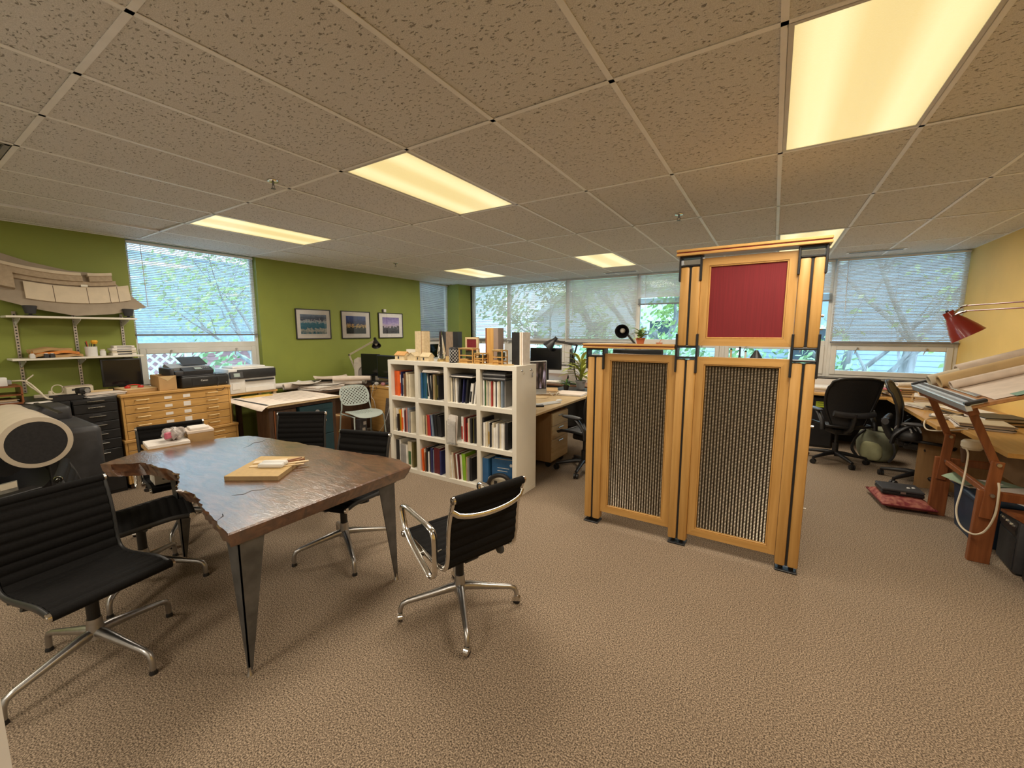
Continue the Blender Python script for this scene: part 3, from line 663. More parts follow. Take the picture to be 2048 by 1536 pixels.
ORD = ['first', 'second', 'third', 'fourth', 'fifth', 'sixth', 'seventh', 'eighth', 'ninth', 'tenth', 'eleventh', 'twelfth', 'thirteenth', 'fourteenth', 'fifteenth', 'sixteenth', 'seventeenth', 'eighteenth']
def pack(row, col, spec, x0=None, inset=.03):
    """spec: (colour, thickness, height, lean degrees, stripe colour) from left to right"""
    z = ZR[2-row]; x = (XC[col] if x0 is None else x0) + .004; xe = XC[col]+CW; rn = ['top', 'middle', 'bottom'][row]
    for k, sp in enumerate(spec):
        c, w_, h = sp[0], sp[1], sp[2]; lean = sp[3] if len(sp) > 3 else 0; st = sp[4] if len(sp) > 4 else None
        d = random.uniform(.17, .23); a = R(lean)
        if x + w_ + h*math.sin(abs(a)) > xe - .001 and k: a = 0
        if x + w_ > xe - .001: break
        o = put('book', book_mesh(w_, h, d, c, st), None, (x, SY0 + inset + random.uniform(0, .035), z + (w_*math.sin(a) if a > 0 and False else 0)), (0, a, 0))
        sz = 'thick' if w_ > .034 else ('slim' if w_ < .016 else 'mid-size')
        tag(o, '%s %s book, %s from the left in %s row cubby %s' % (sz, c, ORD[min(k, 17)], rn, ['one', 'two', 'three', 'four'][col]), 'book', 'books in the cube bookshelf')
        nxt = spec[k+1][3] if k+1 < len(spec) and len(spec[k+1]) > 3 else 0
        x += w_/max(math.cos(a), .5) + .0012 + (h*math.sin(a)*(1 if nxt != lean else 0) if a > 0 else 0)
pack(0, 0, [('orange', .055, .285), ('orange', .042, .285), ('white', .016, .245, 0, 'red'), ('navy', .012, .28), ('white', .036, .205, 0, 'grey'), ('brown', .018, .26), ('cream', .022, .275), ('tan', .016, .265), ('cream', .014, .25), ('orange', .012, .245), ('cream', .02, .26)], inset=.02)
pack(0, 1, [('teal', .012, .28), ('blue', .016, .285), ('teal', .018, .28), ('blue', .026, .285), ('teal', .014, .275), ('white', .032, .275, -7, 'black'), ('black', .022, .275, -6), ('white', .013, .26, -4), ('black', .014, .27), ('tan', .034, .275), ('olive', .02, .26), ('black', .026, .265, 0, 'olive')])
pack(0, 2, [('grey', .012, .25), ('cream', .016, .255), ('black', .008, .25), ('white', .014, .255), ('black', .012, .255), ('cream', .010, .25), ('white', .016, .255), ('grey', .012, .255), ('black', .020, .25, 5), ('navy', .014, .25, 6), ('black', .022, .25, 7), ('white', .032, .215, 8, 'black'), ('black', .012, .23, 8), ('white', .022, .235, 8), ('cream', .014, .21)])
pack(0, 3, [('grey', .012, .24), ('white', .012, .255), ('green', .008, .25), ('cream', .014, .255), ('white', .015, .25), ('black', .006, .235), ('cream', .016, .25), ('white', .013, .252), ('red', .007, .25), ('cream', .014, .25), ('pink', .010, .25), ('white', .016, .245), ('black', .010, .26), ('white', .016, .25), ('cream', .02, .255), ('white', .018, .255), ('slate', .016, .27), ('grey', .014, .28)])
pack(1, 0, [('cream', .022, .265), ('white', .018, .262, 0, 'grey'), ('cream', .018, .25), ('black', .012, .2), ('yellow', .040, .245, -3), ('orange', .020, .262), ('white', .022, .272, 0, 'orange'), ('maroon', .022, .25), ('pink', .026, .28), ('slate', .030, .285), ('grey', .018, .26), ('cream', .018, .24)], inset=.012)
pack(1, 1, [('cream', .024, .215), ('black', .020, .215), ('cream', .016, .225), ('tan', .020, .225), ('red', .052, .232, -4), ('navy', .022, .235, -4), ('slate', .008, .24, -5), ('black', .046, .24, -6), ('black', .040, .235, -6), ('black', .018, .225, -6)], inset=.03)
pack(1, 2, [('white', .026, .265, 0, 'red'), ('red', .022, .255), ('maroon', .012, .25), ('red', .024, .20), ('cream', .014, .255), ('white', .012, .262), ('black', .026, .262), ('olive', .018, .262), ('black', .022, .26)], x0=XC[2]+.135)
pack(1, 3, [('black', .018, .29), ('white', .022, .245), ('cream', .022, .25), ('white', .016, .248, 0, 'yellow'), ('grey', .012, .245), ('black', .006, .25), ('white', .016, .225), ('cream', .018, .25), ('white', .022, .205), ('white', .020, .245), ('grey', .010, .25), ('cream', .022, .248), ('white', .026, .25), ('slate', .010, .25), ('white', .012, .25), ('black', .034, .27)], inset=.012)
pack(2, 0, [('black', .052, .295), ('white', .022, .305), ('grey', .05, .255), ('grey', .045, .255), ('white', .012, .255), ('cream', .062, .30, 0, 'green'), ('olive', .03, .30)], inset=.02)
pack(2, 1, [('orange', .020, .255), ('orange', .012, .25, -3), ('cream', .020, .25, -3), ('brown', .012, .22), ('black', .022, .275), ('white', .016, .23), ('black', .020, .25), ('navy', .030, .28), ('slate', .010, .26), ('maroon', .054, .29), ('maroon', .042, .29, 0), ('navy', .022, .27)], inset=.012)
pack(2, 2, [('cream', .016, .24, -4), ('white', .012, .25, -4), ('cream', .022, .28, -5), ('red', .016, .265, -5), ('brown', .018, .26, -5), ('white', .020, .272, -5), ('maroon', .014, .27, -5), ('cream', .020, .265, -4), ('white', .012, .265, -3), ('lime', .046, .285, -4), ('tan', .014, .26), ('grey', .014, .25), ('black', .026, .25)], inset=.02)
pack(2, 3, [('blue', .072, .29, 0)], inset=.012)
# big white letters down the black spine, and lines on the binders
# binder turned face out, leaning
o = thing('ring_binder', 'blue ring binder standing face out in the bottom row last cubby', 'binder', (XC[3]+.10, SY0+.06, ZR[0]), R(8))
b = B(); b.box(0, .255, .0, .004, 0, .29); b.box(0, .255, .062, .066, 0, .29); b.box(-.003, .0, .0, .066, 0, .29); ob('cover', b, mat('cover_blue', COL['blue']), o)
b = B(); b.box(.004, .24, .006, .058, .006, .28); ob('paper_block', b, PAGES, o)
b = B(); b.cyl((.21, -.001, .24), (.21, .001, .24), .016, n=20); ob('emblem', b, WHITEP, o)
for i in range(3):
    b = B(); b.box(.06, .19-.02*i, -.0012, 0, .20-.03*i, .206-.03*i); ob('title_line', b, WHITEP, o)
b = B(); b.cyl((XC[3]+.04, SY0+.006, ZR[0]+.245), (XC[3]+.04, SY0+.0075, ZR[0]+.245), .013, n=18); 
# bag in the last cubby
t = thing('shoulder_bag', 'black and cream bag lying in the bottom cubby before the blue binders', 'bag', (XC[3]+.22, SY0+.03, ZR[0]))
b = B(); b.grid(lambda u, v: Vector(((.15*math.cos(u*6.2832)*math.sin(v*3.1416)), (.055*math.sin(u*6.2832)*math.sin(v*3.1416)), .075-.072*math.cos(v*3.1416)*(1 if v > .5 else 1))), 20, 10, True); ob('body', b, mat('bag_canvas', (.50, .44, .33), .8, var=.1, scale=20), t)
b = B(); b.tube(catmull([(-.12, -.05, .03), (-.07, -.065, .12), (.02, -.07, .17), (.10, -.06, .165), (.14, -.03, .09)], 5), .016, 8, flat=1.4); ob('strap', b, BLACK, t)
b = B(); b.box(-.035, .0, -.068, -.054, .055, .105, .006); ob('buckle', b, BLACK, t)
b = B(); b.lathe([(0, 0), (.045, .002), (.05, .03), (.03, .052), (0, .056)], 16, (-.13, -.02, .0)); ob('end_pocket', b, BLACK, t)
# wire magazine holder hooked on the shelf front
t = thing('magazine_holder', 'grey wire mesh magazine holder clipped on the middle shelf front', 'magazine holder', (XC[2]+.006, SY0-.03, ZR[1]-.03))
WIREM = mat('grey_wire', (.30, .29, .26), .4, metal=.7, var=.1, scale=30)
b = B()
for i in range(15): b.cyl((.008*i+.002, 0, .01), (.008*i+.002, 0, .245), .0008, n=4)
for i in range(28): b.cyl((.0, -.0008, .01+.0085*i), (.118, -.0008, .01+.0085*i), .0008, n=4)
o = ob('wire_grid', b, WIREM, t); o['kind'] = 'stuff'
b = B(); b.tube([(0, 0, .008), (.12, 0, .008), (.12, 0, .25), (0, 0, .25)], .0028, 6, closed=True); b.box(0, .12, 0, .07, .006, .010); ob('rim', b, WIREM, t)
b = B(); b.tube(catmull([(.02, -.01, .27), (.05, -.015, .28), (.055, -.015, .22), (.035, -.015, .225), (.045, -.012, .29)], 5), .0025, 6); ob('clip', b, WHITEP, t)
for i, a in enumerate((3, -2, 4)):
    b = B(); b.cbox((.06, .014+.014*i, .165), (.10, .004, .29), ry=R(a)); ob('brochure', b, [PAPER, PAPERP, PAPER][i], t)
# things lying on the books
for i, (x, y, z, rz, w_, d, h, m, l) in enumerate(((XC[1]+.17, SY0+.12, ZR[2]+.292, 3, .24, .20, .012, PAPER, 'white paper pad lying across the books in cubby two, lower one'), (XC[1]+.18, SY0+.115, ZR[2]+.305, -4, .23, .20, .012, PAPER, 'white paper pad lying across the books in cubby two, upper one'),
        (XC[2]+.16, SY0+.12, ZR[2]+.262, 2, .28, .21, .008, BLACK, 'black magazine lying on the books in cubby three'), (XC[2]+.18, SY0+.12, ZR[2]+.271, -2, .28, .21, .010, PAPER, 'white magazine lying on the books in cubby three'),
        (XC[2]+.17, SY0+.13, ZR[2]+.282, 3, .27, .21, .012, DARK, 'charcoal folder topmost on the books in cubby three'))):
    b = B(); b.cbox((0, 0, h/2), (w_, d, h), bev=.0015); tag(ob('paper_pad', b, m, loc=(x, y, z), rot=(0, 0, R(rz))), l, 'papers', 'papers lying on the shelved books')
for i in range(7):
    b = B(); b.cbox((0, 0, .006), (.265, .21, .012), bev=.0015)
    tag(ob('magazine', b, [DARK, GREYP, BLACK, DARK, GREYP, DARK, BLACK][i], loc=(XC[3]+.155+random.uniform(-.008, .008), SY0+.13, ZR[2]+.262+i*.0124), rot=(0, 0, R(random.uniform(-2, 2)))), 'dark magazine, %s from the bottom of the pile topping cubby four' % ORD[i], 'magazine', 'magazines piled in cubby four')
# hooks on the shelf end
for i, y in enumerate((SY0+.10, SY0+.27)):
    t = thing('wall_hook', ['small chrome hook on the shelf end, nearer the front', 'small chrome hook on the shelf end with a key'][i], 'hook', (SX1, y, 1.235))
    b = B(); b.lathe([(0, 0), (.014, 0), (.012, .004), (0, .005)], 14, M=Matrix.Rotation(R(90), 4, 'Y')); ob('plate', b, CHROME, t)
    b = B(); b.tube(catmull([(.003, 0, .0), (.02, 0, -.008), (.026, 0, -.022), (.018, 0, -.032), (.010, 0, -.026)], 4), .0028, 6); ob('hook', b, CHROME, t)
    if i: b = B(); b.box(.016, .019, -.008, .008, -.075, -.03, .002); ob('key', b, ALU, t)

# ================================================================== freestanding screen
PY = 3.16
scr = thing('room_screen', 'maple framed room screen with woven metal panels and a red upper panel', 'room divider', (0, PY, 0))
def post(xc, z0, z1):
    for s in (-1, 1):
        b = B(); b.box(xc+s*.036-.030, xc+s*.036+.030, 0, .085, z0, z1, .012, 2); ob('post_board', b, MAPLE, scr)
    b = B(); b.box(xc-.0065, xc+.0065, .010, .080, z0+.004, z1-.004); ob('post_spline', b, BLACK, scr)
PX = (-1.206, -.522, .173)
for x in PX:
    post(x, .035, 1.405)
    b = B(); b.box(x-.062, x+.062, -.012, .097, 0, .012, .003); b.cyl((x-.03, .04, .01), (x-.03, .04, .04), .014, n=12); b.cyl((x+.03, .04, .01), (x+.03, .04, .04), .014, n=12); ob('foot_plate', b, BLACKM, scr)
for x in PX[1:]: post(x, 1.50, 2.055)
def bracket(x, z0, z1, up, dn):
    b = B()
    for s in (-1, 1):
        b.box(x+s*.068-.007, x+s*.068+.007, -.006, .091, z0-dn, z1+up, .003)
    for z in ((z0, z1) if up else (z0, z1-.012)): b.box(x-.062, x+.062, -.004, .089, z, z+.012, .003)
    ob('bracket', b, BLACKM, scr)
bracket(PX[0], 1.405, 1.47, 0, .10)
for x in PX[1:]: bracket(x, 1.41, 1.488, .10, .10); bracket(x, 2.055, 2.125, 0, .10)
def rail(x0, x1, z0, z1):
    zm = (z0+z1)/2
    for a, c in ((z0, zm-.004), (zm+.004, z1)):
        b = B(); b.box(x0, x1, -.03, .115, a, c, .003); ob('cap_board', b, MAPLEX, scr)
    b = B(); b.box(x0+.004, x1-.004, -.022, .107, zm-.004, zm+.004); ob('cap_spline', b, mat('red_spline', (.20, .015, .012), .5, var=.1, scale=9), scr)
rail(-1.305, -.60, 1.472, 1.510); rail(-.615, .262, 2.127, 2.170)
REDP = mat('red_fabric_panel', (.15, .005, .009), .75, col2=(.19, .007, .012), scale=5, stretch=(30, 1, .6), bump=.10, bscale=60)
DKMETAL = mat('bronze_sheet', (.10, .082, .058), .42, metal=.7, var=.15, scale=20)
DASH = mat('woven_wire_crown', (.62, .54, .41), .34, metal=.75, var=.12, scale=60)
def panel(x0, x1, z0, z1, kind, y=.02):
    f = .05
    for poly, m in (([(x0, z0), (x1, z0), (x1-f, z0+f), (x0+f, z0+f)], MAPLEX), ([(x0, z1), (x1, z1), (x1-f, z1-f), (x0+f, z1-f)], MAPLEX), ([(x0, z0), (x0, z1), (x0+f, z1-f), (x0+f, z0+f)], MAPLE), ([(x1, z0), (x1, z1), (x1-f, z1-f), (x1-f, z0+f)], MAPLE)):
        b = B(); b.prism(poly, y, y+.045, 'y'); ob('panel_frame', b, m, scr, smooth=0)
    g = .010; X0, X1, Z0, Z1 = x0+f, x1-f, z0+f, z1-f
    b = B()
    for q in ((X0, X1, Z0, Z0+g), (X0, X1, Z1-g, Z1), (X0, X0+g, Z0+g, Z1-g), (X1-g, X1, Z0+g, Z1-g)): b.box(q[0], q[1], y+.004, y+.04, q[2], q[3], .002)
    ob('bead', b, MAPLE, scr)
    X0 += g; X1 -= g; Z0 += g; Z1 -= g
    if kind == 'red':
        b = B(); b.box(X0, X1, y+.014, y+.028, Z0, Z1); ob('fabric_panel', b, REDP, scr, smooth=0); return
    b = B(); nx = 22; p = (X1-X0)/nx
    def prof(u, v): return Vector((X0+(X1-X0)*u, y+.022+.004*math.cos(2*math.pi*nx*u), Z0+(Z1-Z0)*v))
    b.grid(prof, nx*6, 1); pn = ob('metal_sheet', b, DKMETAL, scr, smooth=60)
    b = B(); n = int((Z1-Z0)/.0105)
    for i in range(nx):
        xc = X0+p*(i+.5)
        for k in range(n):
            z = Z0+.006+k*.0105; yy = y+.0165; h = .0029; wq = .0052
            v = [b.bm.verts.new(q) for q in ((xc-wq, yy+.002, z-h), (xc+wq, yy+.002, z-h), (xc+wq, yy+.002, z+h), (xc-wq, yy+.002, z+h), (xc-wq*.5, yy-.002, z), (xc+wq*.5, yy-.002, z))]
            for q in ((0,1,5,4), (2,3,4,5), (1,2,5), (3,0,4)): b._f([v[j] for j in q])
    o = ob('wire_crowns', b, DASH, pn, smooth=0); o['kind'] = 'stuff'
panel(PX[0]+.068, PX[1]-.068, .105, 1.43, 'metal'); panel(PX[1]+.068, PX[2]-.068, .09, 1.425, 'metal'); panel(PX[1]+.068, PX[2]-.068, 1.505, 2.105, 'red')
for z in (.45, 1.0, 1.7, 1.62):
    b = B(); b.cyl((PX[2]+.066, .04, z), (PX[2]+.082, .04, z), .008, n=10); ob('bolt', b, CHROME, scr)
# ================================================================== generic builders
def simple(name, label, cat, b, m, loc=(0,0,0), rot=(0,0,0), group=None, smooth=30): return tag(ob(name, b, m, None, loc, rot, smooth), label, cat, group)
def paper_roll(label, p0, p1, r, m=None, group='paper rolls', hole=.55):
    p0, p1 = Vector(p0), Vector(p1); d = p1-p0; L_ = d.length
    b = B(); b.lathe([(r*hole, 0), (r, 0), (r, L_), (r*hole, L_), (r*hole, 0)], 18)
    q = Vector((0, 0, 1)).rotation_difference(d.normalized()).to_euler()
    return simple('paper_roll', label, 'paper roll', b, m or PAPER, p0, q, group)
def sheet(label, c, w_, d, rz, m=None, curl=.0, cat='paper', name='paper_sheet', group='loose sheets', n=8):
    b = B(); b.sheet(lambda u, v: Vector(((u-.5)*w_, (v-.5)*d, .0012 + curl*((abs(u-.5)*2)**3*.6 + (abs(v-.5)*2)**3*.4) + .0006*math.sin(9*u+5*v))), n, n, .0008)
    return simple(name, label, cat, b, m or PAPER, c, (0, 0, R(rz)), group)
def stack(label, c, w_, d, h, rz, m=None, n=6, group='paper stacks'):
    t = thing('paper_stack', label, 'papers', c, R(rz), group)
    for i in range(n):
        b = B(); b.cbox((random.uniform(-.012, .012), random.uniform(-.012, .012), h*(i+.5)/n), (w_*random.uniform(.9, 1), d*random.uniform(.9, 1), h/n*.94), rz=random.uniform(-.06, .06))
        ob('layer', b, (m or [PAPER, PAPERP, PAPER, PAPERT, PAPER, CARD])[i % 6] if not isinstance(m, bpy.types.Material) else m, t, smooth=0)
    return t
def lamp(label, base, elbow, wrist, aim, m, metal, r=.062, clampz=None):
    base, elbow, wrist = Vector(base), Vector(elbow), Vector(wrist)
    t = thing('desk_lamp', label, 'lamp', base)
    b = B(); b.lathe([(0, 0), (.075, 0), (.078, .006), (.06, .016), (.018, .024), (.014, .05), (0, .05)], 24); ob('base', b, m, t)
    e, w_ = elbow-base, wrist-base
    side = (w_-e).cross(Vector((0,0,1))).normalized()*.012
    for nm, a, c in (('lower_arm', Vector((0,0,.045)), e), ('upper_arm', e, w_)):
        up_ = Vector((0,0,.016)) if nm == 'upper_arm' else Vector((0,0,0)) + (w_-e).normalized()*.012
        b = B(); b.cyl(a+up_*.6, c+up_*.6, .0075, n=8); b.cyl(a-up_*.6, c-up_*.6, .0075, n=8); ob(nm, b, metal, t)
    for p in (e, w_):
        b = B(); b.cyl(p-side*1.4, p+side*1.4, .013, n=12); ob('joint', b, m, t)
    b = B(); b.tube([e*.35+Vector((0,0,.03)), e*.8], .006, 8); ob('spring', b, ALU, t)
    aim = Vector(aim).normalized(); q = Vector((0,0,-1)).rotation_difference(aim).to_matrix().to_4x4()
    M = Matrix.Translation(w_ + aim*.02) @ q
    k = r/.062
    b = B(); b.lathe([(.0, .055*k), (.020*k, .055*k), (.022*k, .012*k), (.030*k, -.002*k), (.048*k, -.045*k), (.064*k, -.088*k), (.062*k, -.088*k), (.046*k, -.046*k), (.027*k, -.004*k), (0, .004*k)], 28, M=M); sh = ob('shade', b, m, t)
    b = B(); b.lathe([(0, -.006*k), (.012*k, -.008*k), (.020*k, -.03*k), (.024*k, -.05*k), (.015*k, -.068*k), (0, -.074*k)], 16, M=M); ob('bulb', b, mat('unlit_bulb', (.75, .72, .62), .25, var=.03, scale=9), sh)
    return t
def monitor(label, loc, rz, w_, h, zc, back=False, scr_m=None, col=None):
    t = thing('monitor', label, 'monitor', loc, rz)
    b = B(); b.box(-w_/2, w_/2, -.008, .022, zc-h/2, zc+h/2, .006, 2); ob('housing', b, col or BLACK, t)
    b = B(); b.box(-w_/2+.015, w_/2-.015, .0225, .0235, zc-h/2+.022, zc+h/2-.015); ob('screen', b, scr_m or mat('dark_screen', (.006, .007, .009), .12, var=.1, scale=2), t, smooth=0)
    b = B(); b.box(-w_*.30, w_*.30, -.035, -.007, zc-h*.32, zc+h*.25, .012, 2); ob('rear_bulge', b, col or BLACK, t)
    b = B(); b.box(-.035, .035, -.055, -.03, .012, zc, .005); ob('neck', b, col or BLACK, t)
    b = B(); b.box(-.11, .11, -.13, .07, 0, .014, .006, 2); ob('foot', b, col or BLACK, t)
    return t
def cable(label, pts, r, m, name='cable', group=None): 
    b = B(); b.tube(catmull(pts, 8), r, 6); return simple(name, label, 'cable', b, m, group=group, smooth=60)
def plant(label, loc, pr, ph, potm, lm, n, ll, lw, up=.7, stems=0, seed=1):
    rnd = random.Random(seed); t = thing('potted_plant', label, 'plant', loc)
    b = B(); b.lathe([(0, 0), (pr*.72, 0), (pr*.95, ph*.82), (pr*1.05, ph*.82), (pr*1.08, ph), (pr*.94, ph), (pr*.9, ph*.86), (0, ph*.86)], 22); ob('pot', b, potm, t)
    for i in range(n):
        a = rnd.uniform(0, 6.28); e = rnd.uniform(.25, 1.0)*up*1.5; L_ = ll*rnd.uniform(.6, 1.1); z0 = ph*.86 + stems*rnd.random()
        d = Vector((math.cos(a), math.sin(a), 0)); s = Vector((-d.y, d.x, 0)); b = B()
        o0 = Vector((0, 0, z0)) + d*pr*.25
        def fn(u, v):
            w_ = lw*math.sin(math.pi*min(1, u*.93+.07))**.8*(v-.5)
            return o0 + d*(L_*u*math.cos(e*(1-u*.5))) + Vector((0, 0, L_*(u*math.sin(e) - .45*u*u))) + s*w_ + Vector((0, 0, .25*abs(w_)))
        b.grid(fn, 5, 2); ob('leaf', b, lm, t, smooth=60)
        if stems: b = B(); b.cyl((0, 0, ph*.8), o0, .004, .003, 6); ob('stem', b, mat('plant_stem', (.13, .22, .05), .6, var=.1, scale=9), t)
    return t
TERRA = mat('terracotta', (.42, .12, .05), .8, var=.1, scale=12)
GLEAF = mat('house_plant_leaf', (.10, .26, .05), .45, var=.35, scale=14)
YLEAF = mat('yellowing_leaf', (.36, .40, .08), .45, var=.35, scale=10)

# ================================================================== things on top of the bookshelf
TZ = SH
def houselet(label, x, y, w_, d, h, rz, m1, m2):
    t = thing('house_model', label, 'model', (x, y, TZ), R(rz), 'small wooden house models')
    b = B(); b.box(-w_/2, w_/2, -d/2, d/2, 0, h); ob('wall', b, m1, t, smooth=0)
    b = B(); b.prism([(-d/2, h), (d/2, h), (0, h+.035)], -w_/2, w_/2, 'x'); ob('gable', b, m1, t, smooth=0)
    a = math.atan2(.035, d/2)
    for s in (-1, 1):
        b = B(); b.cbox((0, s*(d/4+.003), h+.0185), (w_+.016, d/2/math.cos(a)+.012, .004), rx=-s*a); ob('roof', b, m2, t, smooth=0)
    b = B(); b.box(-w_*.2, -w_*.05, -d/2-.001, -d/2+.001, h*.2, h*.75); ob('opening', b, DARK, t, smooth=0)
BALSA = mat('balsa', (.66, .53, .32), .7, var=.08, scale=30); ROOFO = mat('orange_veneer', (.62, .32, .09), .6, var=.12, scale=20)
houselet('tiny balsa house model with an orange roof, first of the row', -3.585, 3.31, .15, .09, .055, 0, BALSA, ROOFO)
houselet('tiny balsa house model, gable end forward, middle of the row', -3.395, 3.31, .10, .12, .05, 90, BALSA, BALSA)
houselet('tiny balsa house model beside the glass obelisk', -3.20, 3.31, .12, .08, .05, 0, BALSA, BALSA)
def block(label, x0, x1, y0, y1, h, slabs, bev=.001):
    t = thing('material_sample', label, 'sample block', (0, 0, 0), 0, 'material samples standing on the shelf')
    x = x0
    for w_, m in slabs:
        b = B(); b.box(x, x+w_*(x1-x0), y0, y1, TZ, TZ+h, bev); ob('slab', b, m, t); x += w_*(x1-x0)
block('pale maple sample block with a slot, standing at the shelf back', -3.50, -3.36, 3.43, 3.53, .325, [(.68, BALSA), (.05, BROWNW), (.27, PALEW)])
block('low white sample block behind the balsa houses', -3.66, -3.505, 3.44, 3.50, .115, [(1, LAMIN)])
block('black and weathered brown sample boards behind the glass obelisk', -3.165, -2.90, 3.47, 3.55, .32, [(.30, BLACK), (.08, DARK), (.38, mat('weathered_wood', (.24, .17, .11), .8, var=.2, scale=20, stretch=(8, 8, 1))), (.24, BLACK)])
block('tall orange post sample, highest on the shelf', -2.445, -2.29, 3.36, 3.46, .355, [(.12, BROWNW), (.52, MAPLE), (.36, mat('taupe_laminate', (.26, .19, .15), .6, var=.06, scale=9))])
block('black sample block with cream edge layers at the shelf end', -2.13, -2.005, 3.36, 3.50, .315, [(.70, BLACK), (.14, LAMIN), (.04, CARD), (.12, PAPER)])
block('small tan block between the houses and the patterned cylinder', -2.925, -2.865, 3.30, 3.36, .06, [(1, MDF)])
# glass obelisk
t = thing('glass_award', 'clear faceted glass obelisk on a small gold base', 'award', (-3.035, 3.36, TZ), R(20))
CRYST = mat('clear_glass', (.95, .97, .97), .03, trans=1.0, var=.01, scale=3)
b = B(); b.lathe([(0, .03), (.035, .03), (.05, .085), (.004, .33), (0, .332)], 6); ob('crystal', b, CRYST, t, smooth=0)
b = B(); b.lathe([(0, 0), (.05, 0), (.05, .014), (.03, .03), (0, .03)], 8); ob('base', b, mat('gold_metal', (.70, .52, .22), .3, metal=1, var=.05, scale=9), t, smooth=0)
# patterned cylinder
t = thing('patterned_vase', 'black cylinder with a white lattice pattern at the shelf front edge', 'vase', (-2.785, 3.275, TZ))
b = B(); b.lathe([(0, 0), (.048, 0), (.050, .004), (.050, .146), (.045, .158), (.02, .162), (0, .162)], 28); ob('body', b, BLACK, t)
b = B()
for k in range(9):
    for s in (-1, 1):
        b.tube([(.0508*math.cos(2*math.pi*(k/9 + s*j/26)), .0508*math.sin(2*math.pi*(k/9 + s*j/26)), .012+j*.0125) for j in range(11)], .0016, 4)
ob('lattice', b, WHITEP, t)
# open frame models
def framemodel(label, x, y, w_, d, h, plate):
    t = thing('frame_model', label, 'model', (x, y, TZ), 0, 'open timber frame models')
    b = B(); b.lathe([(0, 0), (plate, 0), (plate, .006), (0, .006)], 26); b.bm.transform(Matrix.Diagonal((1, .55, 1, 1))); ob('base_plate', b, MDF, t)
    for sx in (-1, 1):
        for sy in (-1, 1): b = B(); b.cbox((sx*w_/2, sy*d/2, h/2+.006), (.010, .010, h)); ob('corner_post', b, MAPLE, t, smooth=0)
    for z in (.03, h*.55, h):
        for sy in (-1, 1): b = B(); b.cbox((0, sy*d/2, z), (w_, .008, .010)); ob('beam', b, MAPLE, t, smooth=0)
        for sx in (-1, 1): b = B(); b.cbox((sx*w_/2, 0, z), (.008, d, .010)); ob('beam', b, MAPLE, t, smooth=0)
    b = B(); b.box(-w_/2, w_*.1, -d/2, d/2, .006, .045); ob('block', b, MAPLEX, t, smooth=0)
    b = B(); b.box(-w_*.12, w_*.38, -d*.3, d*.3, .05, h*.9); ob('core', b, mat('smoky_acrylic', (.06, .07, .05), .2, var=.3, scale=20), t, smooth=0)
    b = B(); b.box(-w_*.55, w_*.35, -d*.6, d*.6, h+.004, h+.010); ob('roof_plate', b, MDF, t, smooth=0)
framemodel('open timber frame model on an oval plate, larger one', -2.62, 3.32, .17, .11, .145, .15)
framemodel('low timber frame model beside the orange post sample', -2.455, 3.30, .10, .08, .10, .085)
framemodel('open timber frame model near the shelf end', -2.235, 3.31, .11, .09, .135, .155)
t = thing('framed_sample', 'small red fabric sample in a pale wood frame', 'sample', (-2.75, 3.53, TZ), 0)
b = B(); b.box(-.065, .065, 0, .012, .01, .24); ob('fabric', b, REDP, t, smooth=0)
for x0, x1, z0, z1 in ((-.085, -.065, 0, .26), (.065, .085, 0, .26), (-.065, .065, .24, .26), (-.065, .065, 0, .02)):
    b = B(); b.box(x0, x1, -.006, .02, z0, z1); ob('frame', b, PALEW, t, smooth=0)

# ================================================================== green wall: pictures
def pic_mat(name, stops, seed):
    m = bpy.data.materials.new(name); m.use_nodes = True; nt = m.node_tree; N = nt.nodes; L = nt.links; p = N['Principled BSDF']; p.inputs['Roughness'].default_value = .15
    tc = N.new('ShaderNodeTexCoord'); sx = N.new('ShaderNodeSeparateXYZ'); L.new(tc.outputs['Generated'], sx.inputs[0])
    nz = N.new('ShaderNodeTexNoise'); nz.noise_dimensions = '4D'; nz.inputs['W'].default_value = seed; nz.inputs['Scale'].default_value = 9; nz.inputs['Detail'].default_value = 8; L.new(tc.outputs['Generated'], nz.inputs['Vector'])
    ad = N.new('ShaderNodeMath'); ad.operation = 'MULTIPLY_ADD'; ad.inputs[1].default_value = .5; zz = N.new('ShaderNodeMath'); zz.operation = 'MULTIPLY'; zz.inputs[1].default_value = .75; L.new(sx.outputs[2], zz.inputs[0]); L.new(nz.outputs['Fac'], ad.inputs[0]); L.new(zz.outputs[0], ad.inputs[2])
    cr = N.new('ShaderNodeValToRGB'); cr.color_ramp.interpolation = 'LINEAR'; e = cr.color_ramp.elements
    e[0].position = stops[0][0]; e[0].color = (*stops[0][1], 1); e[1].position = stops[-1][0]; e[1].color = (*stops[-1][1], 1)
    for po, c in stops[1:-1]: q = e.new(po); q.color = (*c, 1)
    L.new(ad.outputs[0], cr.inputs[0]); L.new(cr.outputs[0], p.inputs['Base Color'])
    return m
